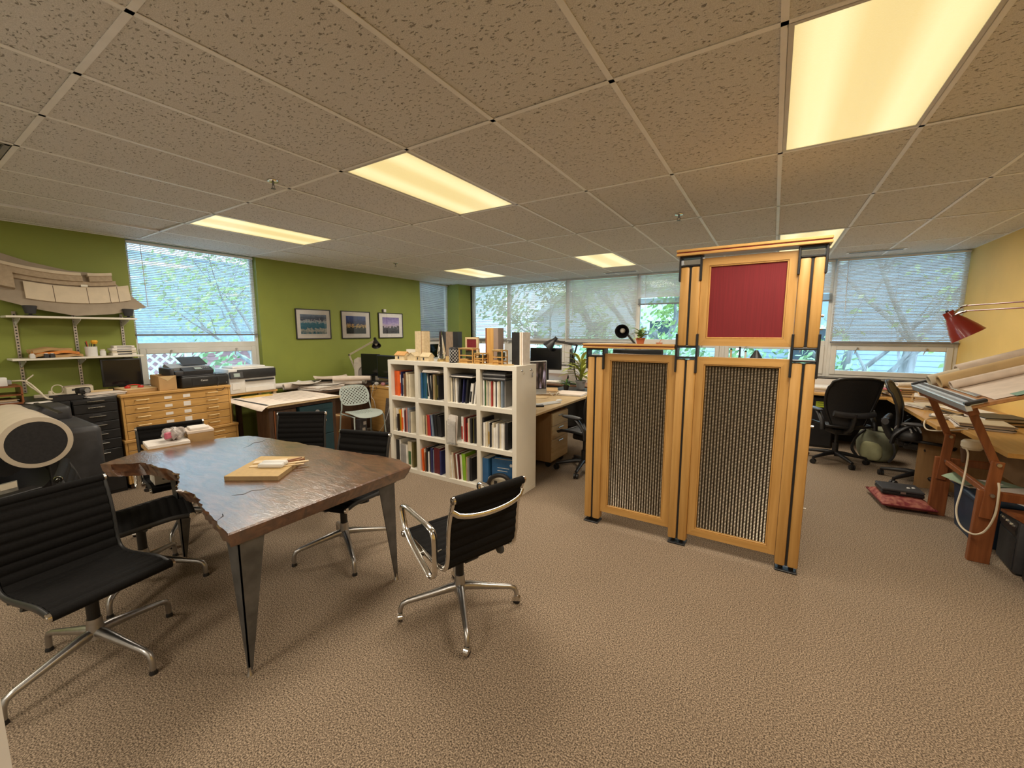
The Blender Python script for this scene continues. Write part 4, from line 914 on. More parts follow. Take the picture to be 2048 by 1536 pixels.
for i, (y0, y1, lab, cols) in enumerate(((3.615, 4.21, 'framed photograph with a teal blue interior, nearest the window blind', ((.25, (.03, .16, .24)), (.40, (.62, .60, .52)), (.46, (.05, .20, .30)), (.66, (.10, .28, .38)), (.74, (.58, .62, .66)), (.80, (.10, .12, .18)), (1.0, (.20, .26, .36)))), (4.41, 5.005, 'framed photograph of a lit house at dusk, middle of three', ((.25, (.03, .035, .03)), (.50, (.05, .06, .06)), (.54, (.70, .46, .17)), (.62, (.50, .36, .22)), (.66, (.05, .06, .12)), (1.0, (.09, .14, .40)))), (5.195, 5.79, 'framed photograph with a violet sky over a roofline, right of the other two', ((.25, (.02, .02, .03)), (.56, (.06, .05, .07)), (.60, (.66, .54, .66)), (.75, (.42, .33, .68)), (1.0, (.20, .14, .44)))))):
    t = thing('framed_photograph', lab, 'picture', (XG+.001, (y0+y1)/2, 1.725), R(90), 'row of three framed photographs')
    w_, h = y1-y0, .475
    for x0, x1, z0, z1 in ((-w_/2, -w_/2+.014, -h/2, h/2), (w_/2-.014, w_/2, -h/2, h/2), (-w_/2+.014, w_/2-.014, h/2-.014, h/2), (-w_/2+.014, w_/2-.014, -h/2, -h/2+.014)):
        b = B(); b.box(x0, x1, -.024, 0, z0, z1, .002); ob('frame', b, BLACK, t)
    b = B(); b.box(-w_/2+.012, w_/2-.012, -.013, -.010, -h/2+.012, h/2-.012); ob('mat_board', b, mat('mat_board', (.88, .85, .81), .8, var=.02, scale=9), t, smooth=0)
    m_ = .075 if i == 0 else .095
    b = B(); b.box(-w_/2+m_, w_/2-m_, -.0145, -.0132, -h/2+.085, h/2-.085); ob('print', b, pic_mat('print_%d' % i, cols, i*3.3+1), t, smooth=0)
    b = B(); b.box(-w_/2+.012, w_/2-.012, -.0185, -.0175, -h/2+.012, h/2-.012); ob('glazing', b, GLAZE, t, smooth=0)
t = thing('wall_sensor', 'small white sensor on the wall above the violet photograph', 'sensor', (XG, 5.35, 2.0), R(90))
b = B(); b.box(-.03, .03, -.03, 0, -.03, .03, .008, 2); ob('housing', b, WHITEP, t); b = B(); b.box(-.055, -.03, -.02, 0, -.025, .025, .004); ob('clip', b, DARK, t)

# ================================================================== green wall: shelves on standards
shw = thing('wall_shelving', 'white two tier wall shelving on slotted standards', 'shelving')
b = B()
for y in (.82, 1.225, 1.60):
    b = B(); b.box(XG, XG+.012, y-.013, y+.013, 1.0, 1.80); o = ob('standard', b, ALU, shw, smooth=0)
    for k in range(26):
        b = B(); b.box(XG+.0121, XG+.0127, y-.006, y+.006, 1.01+k*.03, 1.024+k*.03); ob('slot', b, DARK, o, smooth=0)
    for z in (1.735, 1.33):
        b = B(); b.prism([(XG+.012, z-.002), (XG+.25, z-.002), (XG+.25, z-.014), (XG+.03, z-.075), (XG+.012, z-.075)], y-.003, y+.003, 'y'); ob('bracket', b, WHITEP, shw, smooth=0)
for z, y0, y1 in ((1.735, .735, 1.665), (1.33, .735, 1.685)):
    b = B(); b.box(XG+.012, XG+.285, y0, y1, z, z+.019, .002); ob('shelf_board', b, LAMIN, shw)
# curved site model leaning on the upper shelf
t = thing('site_model', 'curved chipboard and cardboard building model leaning above the shelf', 'model', (XG+.20, 1.16, 1.765), R(90))
t.rotation_euler = (R(-14), 0, R(90))
def arc(x, k): return .55*x*x*k
n = 24
def strip(zf0, zf1, x0, x1, y0, y1, m, name, par=t):
    b = B(); lo, hi = [], []
    P = [(x0+(x1-x0)*i/n) for i in range(n+1)]
    poly = [(x, zf0(x)) for x in P] + [(x, zf1(x)) for x in reversed(P)]
    b.prism(poly, y0, y1, 'y'); return ob(name, b, m, par, smooth=0)
A_ = lambda c, k=.28: (lambda x: c + k*(x-.05)**2)
CBD = mat('cream_card', (.62, .52, .38), .8, var=.05, scale=12); CBD2 = mat('tan_card', (.40, .31, .21), .85, var=.08, scale=40)
b = B(); poly = [(-.55, .18), (-.2, .055), (.05, .0), (.34, .03), (.63, .12), (.45, .31), (.33, .47), (.06, .475), (-.2, .53), (-.42, .61), (-.55, .60)]
b.prism(poly, 0, .006, 'y'); ob('base_board', b, CHIP, t, smooth=0)
strip(A_(.13), A_(.30), -.27, .50, -.020, 0, CBD, 'lower_terrace')
strip(A_(.315), A_(.36, .30), -.40, .40, -.020, 0, CBD2, 'retaining_wall')
strip(A_(.355), A_(.415, .30), -.42, .14, -.045, 0, CBD2, 'long_block'); strip(A_(.41, .3), A_(.44, .3), -.42, .13, -.060, 0, CBD, 'long_parapet')
strip(A_(.355), A_(.415, .30), .19, .37, -.045, 0, CBD2, 'short_block'); strip(A_(.41, .3), A_(.44, .3), .18, .37, -.060, 0, CBD, 'short_parapet')
strip(A_(.20), A_(.365), -.52, -.33, -.060, 0, CBD2, 'end_block'); strip(A_(.19), A_(.37), -.545, -.52, -.075, 0, CBD, 'end_parapet')
for x in (-.08, .16, .33, .40):
    b = B(); b.box(x-.002, x+.002, -.0215, -.02, .125+.28*(x-.05)**2, .295+.28*(x-.05)**2); ob('joint_line', b, DKBROWN, t, smooth=0)
b = B(); b.box(.12, .17, -.035, -.02, .305, .325); ob('bridge', b, LAMIN, t, smooth=0)
# two small speakers holding the model
for i, (y, l) in enumerate(((.90, 'small dark grey cup speaker on the upper shelf below the model end block'), (1.615, 'small dark grey cup speaker on the upper shelf next to the window'))):
    t = thing('small_speaker', l, 'speaker', (XG+.20, y, 1.754), 0, 'cup speakers on the upper shelf')
    b = B(); b.lathe([(0, .022), (.035, .022), (.05, .095), (.044, .10), (0, .098)], 18); ob('cup', b, DARK, t)
    b = B(); b.lathe([(0, 0), (.045, 0), (.04, .01), (.012, .014), (.012, .03), (0, .03)], 14); ob('stand', b, BLACK, t)
# lower shelf things
SZ = 1.3495
for i, (y, z, l_, m, rz, lab) in enumerate(((1.04, 0, .34, CARD, 2, 'red brown folded envelope bundle, bottom of the pile on the lower shelf'), (1.03, .03, .32, mat('orange_packet', (.62, .22, .04), .6, var=.2, scale=12), -2, 'orange paper packet in the middle of the shelf pile'), (1.0, .058, .27, CARD, 4, 'brown crumpled envelope topping the shelf pile'))):
    b = B(); b.sheet(lambda u, v: Vector(((u-.5)*.2, (v-.5)*l_, .03 + .006*math.sin(14*u+5*v+i) + .008*math.sin(9*v+i*2) - .012*(abs(v-.5)*2)**4)), 8, 14, .026)
    simple('envelope', lab, 'envelope', b, m, (XG+.15, y, SZ+z+.004), (0, 0, R(rz)), 'envelope pile on the lower shelf', 60)
b = B(); b.cbox((0, 0, .02), (.05, .045, .04), bev=.008)
for i, y in enumerate((.865, .955, .995)):
    t = thing('small_box', ['tiny white box at the front left of the lower shelf', 'tiny dark spool box before the envelopes, nearer the tiny white one', 'tiny dark spool box before the envelopes, further along'][i], 'box', (XG+.255, y, SZ), 0, 'tiny boxes on the lower shelf')
    b = B(); b.cbox((0, 0, .02), (.045, .034, .04), bev=.005); ob('body', b, [WHITEP, DARK, DARK][i], t); b = B(); b.cyl((0, 0, .038), (0, 0, .046), .012, n=12); ob('cap', b, WHITEP, t)
t = thing('pencil_cup', 'white cup full of pens and a yellow flower on the lower shelf', 'cup', (XG+.20, 1.285, SZ))
b = B(); b.lathe([(0, 0), (.046, 0), (.048, .10), (.044, .10), (.043, .01), (0, .01)], 20); ob('cup', b, WHITEP, t)
for k in range(6):
    a = k*1.05; b = B(); b.cyl((.015*math.cos(a), .015*math.sin(a), .012), (.035*math.cos(a), .04*math.sin(a), .13+.015*(k % 3)), .004, n=6); ob('pen', b, [BLACK, DARK, BLACK, GREYP, BLACK, mat('red_plastic', (.5, .03, .02), .4, var=.05, scale=9)][k], t)
b = B(); b.lathe([(0, .12), (.02, .125), (.03, .15), (.022, .165), (.008, .155), (0, .15)], 8, (0, .03, 0)); ob('flower', b, mat('yellow_petal', (.75, .38, .03), .6, var=.1, scale=20), t, smooth=0)
t = thing('ink_jar', 'small white jar beside the pencil cup', 'jar', (XG+.21, 1.37, SZ)); b = B(); b.lathe([(0, 0), (.024, 0), (.024, .05), (.018, .055), (.018, .062), (0, .062)], 16); ob('body', b, WHITEP, t); b = B(); b.cyl((0,0,.06), (0,0,.07), .02, n=16); ob('lid', b, CREAM, t)
for k in range(4):
    t = thing('card_pack', 'white card pack, %s from the bottom of the shelf end pile' % ORD[k], 'card pack', (XG+.17, 1.535+.008*(k % 2), SZ+k*.026), R([4, -5, 3, -3][k]), 'card packs at the end of the lower shelf')
    b = B(); b.cbox((0, 0, .0125), (.14, .20-.03*(k == 3), .025), bev=.002); ob('sleeve', b, [PAPER, CREAM, PAPER, PAPER][k], t); b = B(); b.cbox((.071, 0, .0125), (.001, .12, .012)); ob('print', b, [DARK, INK, GREYP, GREYP][k], t)

# ================================================================== flat files and black cabinets
def flatfile(label, y0, y1, z0, z1, x0, x1, n, top, maplem):
    t = thing('flat_file', label, 'cabinet', (0, 0, 0), 0, 'maple flat files')
    b = B(); b.box(x0, x1-.02, y0, y1, z0, z1-top); ob('body', b, DKBROWN, t, smooth=0)
    b = B(); b.box(x0, x1+.012, y0-.006, y1+.006, z1-top, z1, .003); ob('top', b, MAPLEY, t)
    for s in (y0, y1-.018): b = B(); b.box(x0+.001, x1-.001, s-.0005, s+.0185, z0, z1-top-.0005); ob('side', b, MAPLEY, t, smooth=0)
    h = (z1-top-z0)/n
    for k in range(n):
        za, zb = z0+k*h+.003, z0+(k+1)*h-.003
        b = B(); b.box(x1-.019, x1, y0+.021, y1-.021, za, zb, .002); d = ob('drawer', b, MAPLEY, t)
        for u in (.16, .80):
            y = y0+(y1-y0)*u; z = (za+zb)/2+.008; b = B(); b.tube([(x1, y-.05, z), (x1+.036, y-.05, z), (x1+.036, y+.05, z), (x1, y+.05, z)], .0058, 8); ob('handle', b, mat('brass_pull', (.66, .50, .26), .4, metal=.5, var=.1, scale=9), d)
        for u, w_, hh in ((.385, .065, .028), (.555, .065, .05 if k % 2 else .035)):
            y = y0+(y1-y0)*u; b = B(); b.box(x1, x1+.0015, y-w_/2, y+w_/2, (za+zb)/2-hh/2, (za+zb)/2+hh/2); ob('label_card', b, PAPER, d, smooth=0)
    return t
flatfile('upper maple flat file with five drawers under the printers', 1.325, 2.30, .515, .975, XG+.02, -5.45, 5, .028, MAPLE)
flatfile('lower maple flat file half hidden behind the black chair', 1.31, 2.345, .06, .515, XG+.02, -5.43, 5, .028, MAPLE)
t = thing('plinth', 'dark base under the maple flat files', 'plinth', (0,0,0)); b = B(); b.box(XG+.03, -5.48, 1.33, 2.33, 0, .06); ob('frame', b, DKBROWN, t)
def filecab(label, y0, y1, zs, x1=-5.45, x0=XG+.02, zt=.965):
    t = thing('file_cabinet', label, 'cabinet', (0,0,0), 0, 'black filing cabinets')
    b = B(); b.box(x0, x1-.018, y0, y1, .0, zt, .003); ob('body', b, BLACKM, t)
    for za, zb in zip(zs, zs[1:]):
        b = B(); b.box(x1-.017, x1, y0+.006, y1-.006, za+.003, zb-.003, .003); d = ob('drawer', b, BLACKM, t)
        z = zb - min(.035, (zb-za)*.4); ym = (y0+y1)/2; hw = min(.06, (y1-y0)*.3)
        b = B(); b.box(x1, x1+.02, ym-hw, ym+hw, z-.005, z+.004, .003); ob('pull', b, CHROME, d)
        b = B(); b.box(x1, x1+.0015, ym-.03, ym+.03, z+.012, z+.024); ob('label_card', b, DARK, d, smooth=0)
filecab('black filing cabinet with slim chrome pulls beside the flat file', .985, 1.30, [.03, .25, .46, .56, .65, .74, .83, .92, .96])
filecab('black filing cabinet behind the plotter', .66, .98, [.03, .34, .65, .96])
filecab('black filing cabinet furthest along the green wall behind the plotter', .10, .655, [.03, .34, .65, .96])
CT = .967
# things on the black cabinets
t = thing('desk_organizer', 'small brown wooden shelf organizer at the cabinet end', 'organizer', (-5.75, .60, CT))
for z in (0, .075, .15): b = B(); b.box(-.13, .13, -.12, .12, z, z+.012); ob('shelf', b, BROWNW, t, smooth=0)
for s in (-1, 1): b = B(); b.box(-.13, .13, s*.12-.006, s*.12+.006, .012, .15); ob('side', b, BROWNW, t, smooth=0)
stack('papers inside the small brown organizer', (-5.74, .60, CT+.013), .2, .18, .03, 3)
t = thing('white_adapter', 'white power adapter box on the brown organizer', 'adapter', (-5.70, .62, CT+.162)); b = B(); b.box(-.05, .05, -.045, .03, 0, .075, .006, 2); ob('body', b, WHITEP, t); b = B(); b.box(-.03, .03, .03, .055, .01, .05, .004); ob('plug', b, GREYP, t)
cable('cream cord looping down from the white adapter', [(-5.70, .68, CT+.20), (-5.68, .76, CT+.19), (-5.62, .82, CT+.10), (-5.60, .86, CT+.03), (-5.55, .93, CT+.02), (-5.52, 1.0, CT+.006)], .007, CREAM, group='cream cords')
cable('cream cord arching up beside the first shelf standard', [(-6.05, .86, CT+.22), (-5.98, .80, CT+.16), (-5.85, .84, CT+.08), (-5.70, .87, CT+.03), (-5.60, .90, CT+.012)], .006, CREAM, group='cream cords')
t = thing('power_strip', 'cream power strip with a coiled plug lead', 'power strip', (-5.95, .97, CT), R(80)); b = B(); b.box(-.14, .14, -.025, .025, 0, .03, .004); ob('body', b, CREAM, t)
b = B(); b.tube([(.04*math.cos(a)+.02, .0, .07+.045*math.sin(a)) for a in [i*.35 for i in range(-4, 15)]], .005, 6); ob('coiled_lead', b, CREAM, t)
b = B(); b.lathe([(0, .03), (.016, .03), (.012, .06), (0, .062)], 10, (-.03, 0, 0)); ob('plug', b, CREAM, t)
t = thing('beige_radio', 'beige box radio with a dark slot among the cabinet clutter', 'radio', (-5.95, 1.13, CT), R(95)); b = B(); b.box(-.10, .10, -.06, .06, 0, .085, .004); ob('case', b, CREAM, t); b = B(); b.box(-.06, .07, -.061, -.06, .05, .068); ob('slot', b, DARK, t); b = B(); b.box(-.10, .10, -.03, .06, .085, .095); ob('lid', b, CHIP, t)
t = thing('camera_gadget', 'small dark camera on a stubby stand among the cabinet clutter', 'camera', (-5.62, 1.10, CT), R(20)); b = B(); b.lathe([(0, 0), (.035, 0), (.03, .02), (.014, .03), (.014, .05), (0, .05)], 14); ob('stand', b, DARK, t); b = B(); b.box(-.035, .035, -.045, .045, .045, .10, .01, 2); ob('case', b, BLACK, t); b = B(); b.cyl((.03, 0, .075), (.06, 0, .075), .022, n=16); ob('lens', b, ALU, t)
t = thing('tool_tray', 'low dark tray of odds and ends at the cabinet front edge', 'tray', (-5.58, .98, CT), 0); b = B(); b.box(-.07, .07, -.10, .09, 0, .006); ob('bottom', b, BLACK, t)
for s in (-1, 1): b = B(); b.box(s*.07-.003, s*.07+.003, -.10, .09, .006, .045); ob('side', b, BLACK, t); 
for i in range(4): b = B(); b.cbox((-.03+.02*i, -.06+.04*i, .02), (.05, .03, .028), rz=i*.5, bev=.004); ob('odd_part', b, [BROWNW, DARK, GREYP, DARK][i], t)
stack('wide stack of grey and white paper on the black cabinet', (-5.62, 1.245, CT), .20, .30, .034, 4, [GREYP, PAPER, GREYP, PAPER, DARK, PAPERP], 6)
paper_roll('cream paper roll lying behind the grey paper stack', (-5.85, 1.14, CT+.024), (-5.82, 1.36, CT+.022), .02, PAPERT)
sheet('loose cream sheet at the cabinet front edge by the tray', (-5.57, .82, CT+.002), .13, .17, 8, PAPER)
monitor('black monitor screen below the wall shelf beside the window', (-6.02, 1.50, .977), R(-95), .33, .30, .185)
FT = .976
t = thing('flat_box', 'flat tan cardboard box under the red headphones', 'box', (-5.72, 1.52, FT), R(2)); b = B(); b.box(-.16, .16, -.13, .13, 0, .03, .002); ob('tray', b, CARD, t); b = B(); b.box(-.162, .162, -.132, .132, .03, .038, .001); ob('lid', b, PAPERT, t)
t = thing('headphones', 'red headphones lying on the flat tan box', 'headphones', (-5.70, 1.50, FT+.039), R(80)); RED = mat('red_plastic', (.5, .03, .02), .4, var=.05, scale=9)
b = B(); b.tube([(.06*math.cos(a), .045*math.sin(a), .012+.016*abs(math.sin(a))) for a in [i*.25 for i in range(-1, 15)]], .006, 6); ob('band', b, RED, t)
for s in (-1, 1): b = B(); b.lathe([(0, 0), (.024, .0), (.026, .012), (.02, .02), (0, .022)], 14, (s*.052, -.01, 0)); ob('ear_cup', b, RED, t)
t = thing('webcam', 'black and white webcam beside the kraft paper box', 'webcam', (-5.88, 1.73, FT)); b = B(); b.lathe([(0, 0), (.04, 0), (.035, .012), (.01, .02), (.01, .05), (0, .05)], 16); ob('stand', b, BLACK, t)
b = B(); b.lathe([(0, .045), (.03, .055), (.042, .085), (.03, .115), (0, .125)], 16); ob('head', b, WHITEP, t); b = B(); b.cyl((.03, 0, .085), (.045, 0, .085), .02, n=14); ob('lens', b, BLACK, t)
t = thing('kraft_box', 'open kraft paper wrapped box beside the black printer', 'box', (-5.66, 1.74, FT), R(-4))
for x0, x1, y0, y1 in ((-.16, .16, -.075, -.07), (-.16, .16, .07, .075), (-.16, -.155, -.07, .07), (.155, .16, -.07, .07)): b = B(); b.box(x0, x1, y0, y1, 0, .155); ob('side', b, CARD, t, smooth=0)
b = B(); b.box(-.16, .16, -.075, .075, 0, .003); ob('bottom', b, CARD, t, smooth=0)
b = B(); b.prism([(-.07, .15), (.07, .15), (0, .10)], .16, .1615, 'x'); ob('flap', b, PAPERT, t, smooth=0)
# black printer with a scanner on top
t = thing('printer', 'low black inkjet printer on the maple flat file', 'printer', (-5.70, 2.09, FT))
b = B(); b.box(-.19, .19, -.235, .235, 0, .125, .014, 3); ob('body', b, BLACK, t); b = B(); b.box(-.19, .18, -.225, .225, .1255, .135, .006); ob('lid', b, DARK, t); b = B(); b.box(.1901, .193, -.14, .21, .02, .105, .002); ob('front_door', b, BLACK, t)
text('Canon', .026, t, (.1945, -.02, .075), (R(90), 0, R(90)), WHITEP); b = B(); b.cyl((.19, .205, .03), (.194, .205, .03), .006, n=10); ob('button', b, ALU, t)
t = thing('fax_scanner', 'dark grey multifunction fax with its tray raised, stacked on the black printer', 'fax machine', (-5.73, 2.02, FT+.136))
b = B(); b.box(-.17, .17, -.20, .17, 0, .055, .008, 2); ob('body', b, DARK, t)
b = B(); b.prism([(.06, .055), (.175, .02), (.185, .05), (.08, .088)], -.12, .17, 'y'); p_ = ob('control_panel', b, DARK, t)
b = B(); b.cbox((.135, .03, .074), (.05, .07, .004), ry=R(20)); ob('display', b, mat('lcd_grey', (.30, .36, .34), .2, var=.05, scale=9), p_)
for k in range(8): b = B(); b.cbox((.13, .08+.018*(k % 4), .068 - .012*(k//4)+.01), (.010, .010, .006), ry=R(20)); ob('key', b, GREYP, p_)
b = B(); b.prism([(-.17, .055), (.05, .055), (.06, .085), (-.12, .125), (-.17, .10)], -.20, .16, 'y'); ob('feeder', b, GREYP, t)
b = B(); b.cbox((-.08, .05, .15), (.22, .24, .006), ry=R(22)); ob('paper_tray', b, DARK, t)
b = B(); b.box(-.17, .17, -.245, -.20, 0, .09, .02, 3); ob('handset_rest', b, DARK, t)
cable('black lead hanging over the printer front onto the flat file', [(-5.60, 2.17, FT+.14), (-5.50, 2.19, FT+.136), (-5.47, 2.20, FT+.06), (-5.435, 2.16, FT-.04), (-5.43, 2.21, FT-.05), (-5.43, 2.24, FT-.02)], .003, BLACK)
# ---------------------------------------------------------------- wide format plotter
pl = thing('plotter', 'wide format plotter with a white barrel and dark oval end cap', 'plotter', (-4.35, .59, 0))
Mx = Matrix.Rotation(R(-90), 4, 'Y')
def along(prof, n=40, y=0, z=.825): return dict(prof=prof, n=n, M=Matrix.Translation((0, y, z)) @ Mx)
BONE = mat('bone_plastic', (.56, .48, .37), .5, var=.04, scale=9)
b = B(); a = along([(.15, -.005), (.180, 0), (.182, .01), (.178, 1.0), (0, 1.0)]); b.lathe(a['prof'], 44, M=a['M']); ob('barrel', b, BONE, pl)
b = B(); a = along([(0, -.004), (.148, -.004), (.151, .004), (.151, .02), (0, .02)]); b.lathe(a['prof'], 44, M=a['M']); ob('end_cap', b, mat('speaker_black', (.018, .017, .018), .8, var=.2, scale=60), pl)
b = B(); b.box(-1.0, -.08, .10, .36, .42, .88, .05, 4); ob('housing', b, DARK, pl)
b = B(); b.box(-.95, -.60, .02, .30, .86, .99, .03, 3); ob('rear_cover', b, DARK, pl)
b = B(); b.box(-.9, -.1, .135, .16, 1.0, 1.006); ob('vent_strip', b, BLACK, pl)
for x in (-.9, -.15):
    b = B(); b.box(x-.03, x+.03, .06, .12, .06, .70, .005); ob('leg', b, BLACKM, pl)
    b = B(); b.box(x-.03, x+.03, -.20, .36, .03, .07, .01); f_ = ob('foot', b, BLACKM, pl)
    for y in (-.18, .34): b = B(); b.cyl((x-.015, y, .022), (x+.015, y, .022), .022, n=14); ob('caster', b, BLACK, f_)
b = B(); b.sheet(lambda u, v: Vector((-.9+.75*u, -.22+.30*v, .42+.12*(v-.5)**2*4)), 6, 8, .004); ob('catch_tray', b, BLACKM, pl)
b = B(); b.cyl((.0, .06, .40), (-.05, .06, .40), .05, n=18); ob('spindle', b, WHITEP, pl)
t = thing('plastic_pouch', 'clear pouch of leaflets hanging at the plotter front', 'pouch', (-4.20, .40, .58), R(20)); b = B(); b.cbox((0, 0, .0), (.004, .13, .07), bev=.001); ob('sleeve', b, mat('grey_film', (.20, .19, .16), .25, var=.2, scale=14), t); b = B(); b.cbox((.004, .02, .01), (.002, .08, .04)); ob('leaflet', b, CREAM, t)
t = thing('plotter_stand', 'low dark shelf holding the leaflets pouch under the plotter end', 'stand', (-4.22, .42, 0), R(20)); b = B(); b.box(-.05, .05, -.14, .14, .50, .535, .004); ob('tray', b, BLACKM, t)
for y in (-.12, .12): b = B(); b.cyl((0, y, 0), (0, y, .50), .012, n=10); ob('leg', b, BLACKM, t)
# ---------------------------------------------------------------- boxes on the chair by the flat files
CS = .475
t = thing('parts_box', 'white cardboard box lettered on the side, on the chair seat', 'box', (-3.86, 1.16, CS), R(-8)); b = B(); b.box(-.09, .09, -.10, .10, 0, .10, .002); ob('body', b, LAMIN, t); b = B(); b.box(-.092, .092, -.102, .102, .10, .125, .002); ob('lid', b, LAMIN, t)
text('BASI', .06, t, (.0925, .0, .05), (R(90), 0, R(90)), INK)
stack('pile of flat cream card stock on the seat boxes', (-3.88, 1.17, CS+.126), .24, .26, .17, -6, [CARD, PAPER, CREAM, PAPER, CARD, PAPER], 8)
t = thing('tan_carton', 'tan carton topped by a white lid, standing on the chair by the flat files', 'box', (-3.93, 1.40, CS), R(-10)); b = B(); b.box(-.10, .10, -.085, .085, 0, .325, .002); ob('body', b, CARD, t); b = B(); b.box(-.102, .102, -.088, .088, .325, .345, .002); ob('lid', b, PAPERP, t); b = B(); b.box(-.07, .07, -.06, .06, .345, .362, .002); ob('booklet', b, PAPER, t)
t = thing('plastic_bag', 'crumpled clear bag with pink print between the boxes', 'bag', (-3.88, 1.22, CS+.296)); b = B(); rb = random.Random(4)
b.grid(lambda u, v: Vector((.07*math.sin(v*math.pi)*math.cos(u*6.2832)*(1+.25*math.sin(5*u*6.2832+3*v)), .075*math.sin(v*math.pi)*math.sin(u*6.2832)*(1+.2*math.sin(4*u*6.2832)), .05-.045*math.cos(v*math.pi)+.012*math.sin(9*u*6.28+7*v))), 18, 9, True); ob('film', b, mat('crumpled_film', (.42, .38, .36), .2, var=.35, scale=30), t, smooth=0); b = B(); b.cbox((.05, -.05, .05), (.02, .05, .05), rz=.4, bev=.006); ob('print', b, mat('pink_print', (.50, .12, .18), .4, var=.2, scale=30), t)
# ================================================================== layout table with teal box, white printer
lt = thing('layout_table', 'pale wood layout table covered by a large drawing', 'table', (0, 0, 0))
b = B(); b.box(-5.68, -4.76, 2.37, 3.30, .745, .772, .003); ob('tabletop', b, PALEW, lt)
b = B(); b.box(-5.62, -4.82, 2.42, 3.26, .70, .745); ob('apron', b, DKBROWN, lt, smooth=0)
for x in (-5.60, -4.86):
    for y in (2.44, 3.24): b = B(); b.box(x-.025, x+.025, y-.025, y+.025, 0, .70); ob('leg', b, DKBROWN, lt, smooth=0)
t = thing('drawing_sheet', 'large drawing sheet with a dark border strip curling over the layout table', 'drawing', (-5.20, 2.80, .7735))
def fn(u, v):
    x = (u-.5)*.90; y = -.50+v*.98; z = .002 + .0015*math.sin(8*v)
    if y < -.40: z -= ((-.40-y)*10)**2*.05*(u+.15)
    return Vector((x, y, max(z, -.05)))
b = B(); b.sheet(fn, 10, 24, .0012); ob('paper', b, PAPERP, t, smooth=60)
b = B(); b.sheet(lambda u, v: fn(.08+u*.88, .075+v*.03) + Vector((0, 0, .002)), 10, 2, .0006); ob('border_strip', b, INK, t, smooth=60)
for k in range(7): b = B(); b.box(-.35+.1*k, -.34+.1*k, -.15, .40, .0035, .0039); ob('plan_line', b, GREYP, t, smooth=0)
t = thing('storage_box', 'dark teal storage box under the layout table', 'box', (-4.98, 3.01, 0)); TEAL = mat('teal_board', (.008, .04, .052), .55, var=.15, scale=5)
b = B(); b.box(-.2, .17, -.24, .20, .30, .66, .006); ob('body', b, TEAL, t); b = B(); b.box(-.205, .175, -.245, .203, .62, .69, .004); ob('lid', b, TEAL, t); b = B(); b.cyl((.176, -.02, .60), (.179, -.02, .60), .03, n=18); ob('round_label', b, GREYP, t)
t2 = thing('storage_box', 'dark teal storage box at the bottom under the layout table', 'box', (-4.98, 3.01, 0)); b = B(); b.box(-.2, .17, -.24, .20, 0, .295, .006); ob('body', b, TEAL, t2); b = B(); b.box(.169, .172, -.06, .06, .1, .18); ob('handle_slot', b, BLACK, t2)
t = thing('drawer_unit', 'dark brown drawer unit under the layout table corner', 'drawer unit', (-5.02, 2.62, 0)); b = B(); b.box(-.25, .16, -.13, .13, 0, .69); ob('body', b, DKBROWN, t)
for k in range(6):
    b = B(); b.box(.16, .175, -.125, .125, .03+.11*k, .13+.11*k, .002); d = ob('drawer', b, DKBROWN, t); b = B(); b.box(.175, .185, -.04, .04, .09+.11*k, .098+.11*k, .002); ob('pull', b, ALU, d)
b = B(); b.box(.14, .18, -.145, -.13, 0, .69); ob('side_panel', b, BROWNW, t)
# white office printer behind the table on a stand
t = thing('printer_stand', 'pale wood stand carrying the white printer', 'stand', (-5.88, 2.68, 0)); b = B(); b.box(-.30, .18, -.30, .31, .80, .825, .003); ob('top', b, MAPLEY, t)
for x in (-.26, .14):
    for y in (-.27, .28): b = B(); b.box(x-.02, x+.02, y-.02, y+.02, 0, .80); ob('leg', b, PALEW, t, smooth=0)
t = thing('office_printer', 'white and black multifunction printer below the window', 'printer', (-5.86, 2.68, .826))
b = B(); b.box(-.22, .17, -.275, .285, 0, .20, .008, 2); ob('body', b, WHITEP, t); b = B(); b.box(-.22, .16, -.275, .285, .20, .31, .006, 2); ob('scanner', b, WHITEP, t)
b = B(); b.box(.16, .19, -.18, .287, .185, .30, .008, 2); ob('front_panel', b, BLACK, t); b = B(); b.cbox((.185, -.20, .235), (.03, .15, .085), ry=R(-12), bev=.004); s_ = ob('control_panel', b, DARK, t); b = B(); b.cbox((.2015, -.20, .238), (.002, .07, .045), ry=R(-12)); ob('display', b, mat('lcd_grey', (.3,.36,.34)), s_)
b = B(); b.box(.172, .20, -.10, .26, .145, .165, .004); ob('output_tray', b, BLACK, t); b = B(); b.box(.171, .18, -.10, .26, .01, .07, .002); ob('paper_drawer', b, WHITEP, t); b = B(); b.box(.171, .176, -.25, -.16, .05, .13, .002); ob('side_door', b, WHITEP, t)
b = B(); b.box(-.2, .1, -.2, .2, .31, .335, .008, 2); ob('feeder_lid', b, WHITEP, t)
t = thing('yellow_envelope', 'yellow envelope edge lying before the white printer', 'envelope', (-5.58, 2.66, .7735), R(88)); b = B(); b.cbox((0, 0, .006), (.34, .12, .010), bev=.002); ob('pocket', b, mat('manila', (.62, .40, .08), .7, var=.08, scale=9), t); b = B(); b.cbox((.14, 0, .0115), (.06, .12, .001)); ob('flap', b, mat('manila', (.62,.40,.08)), t)
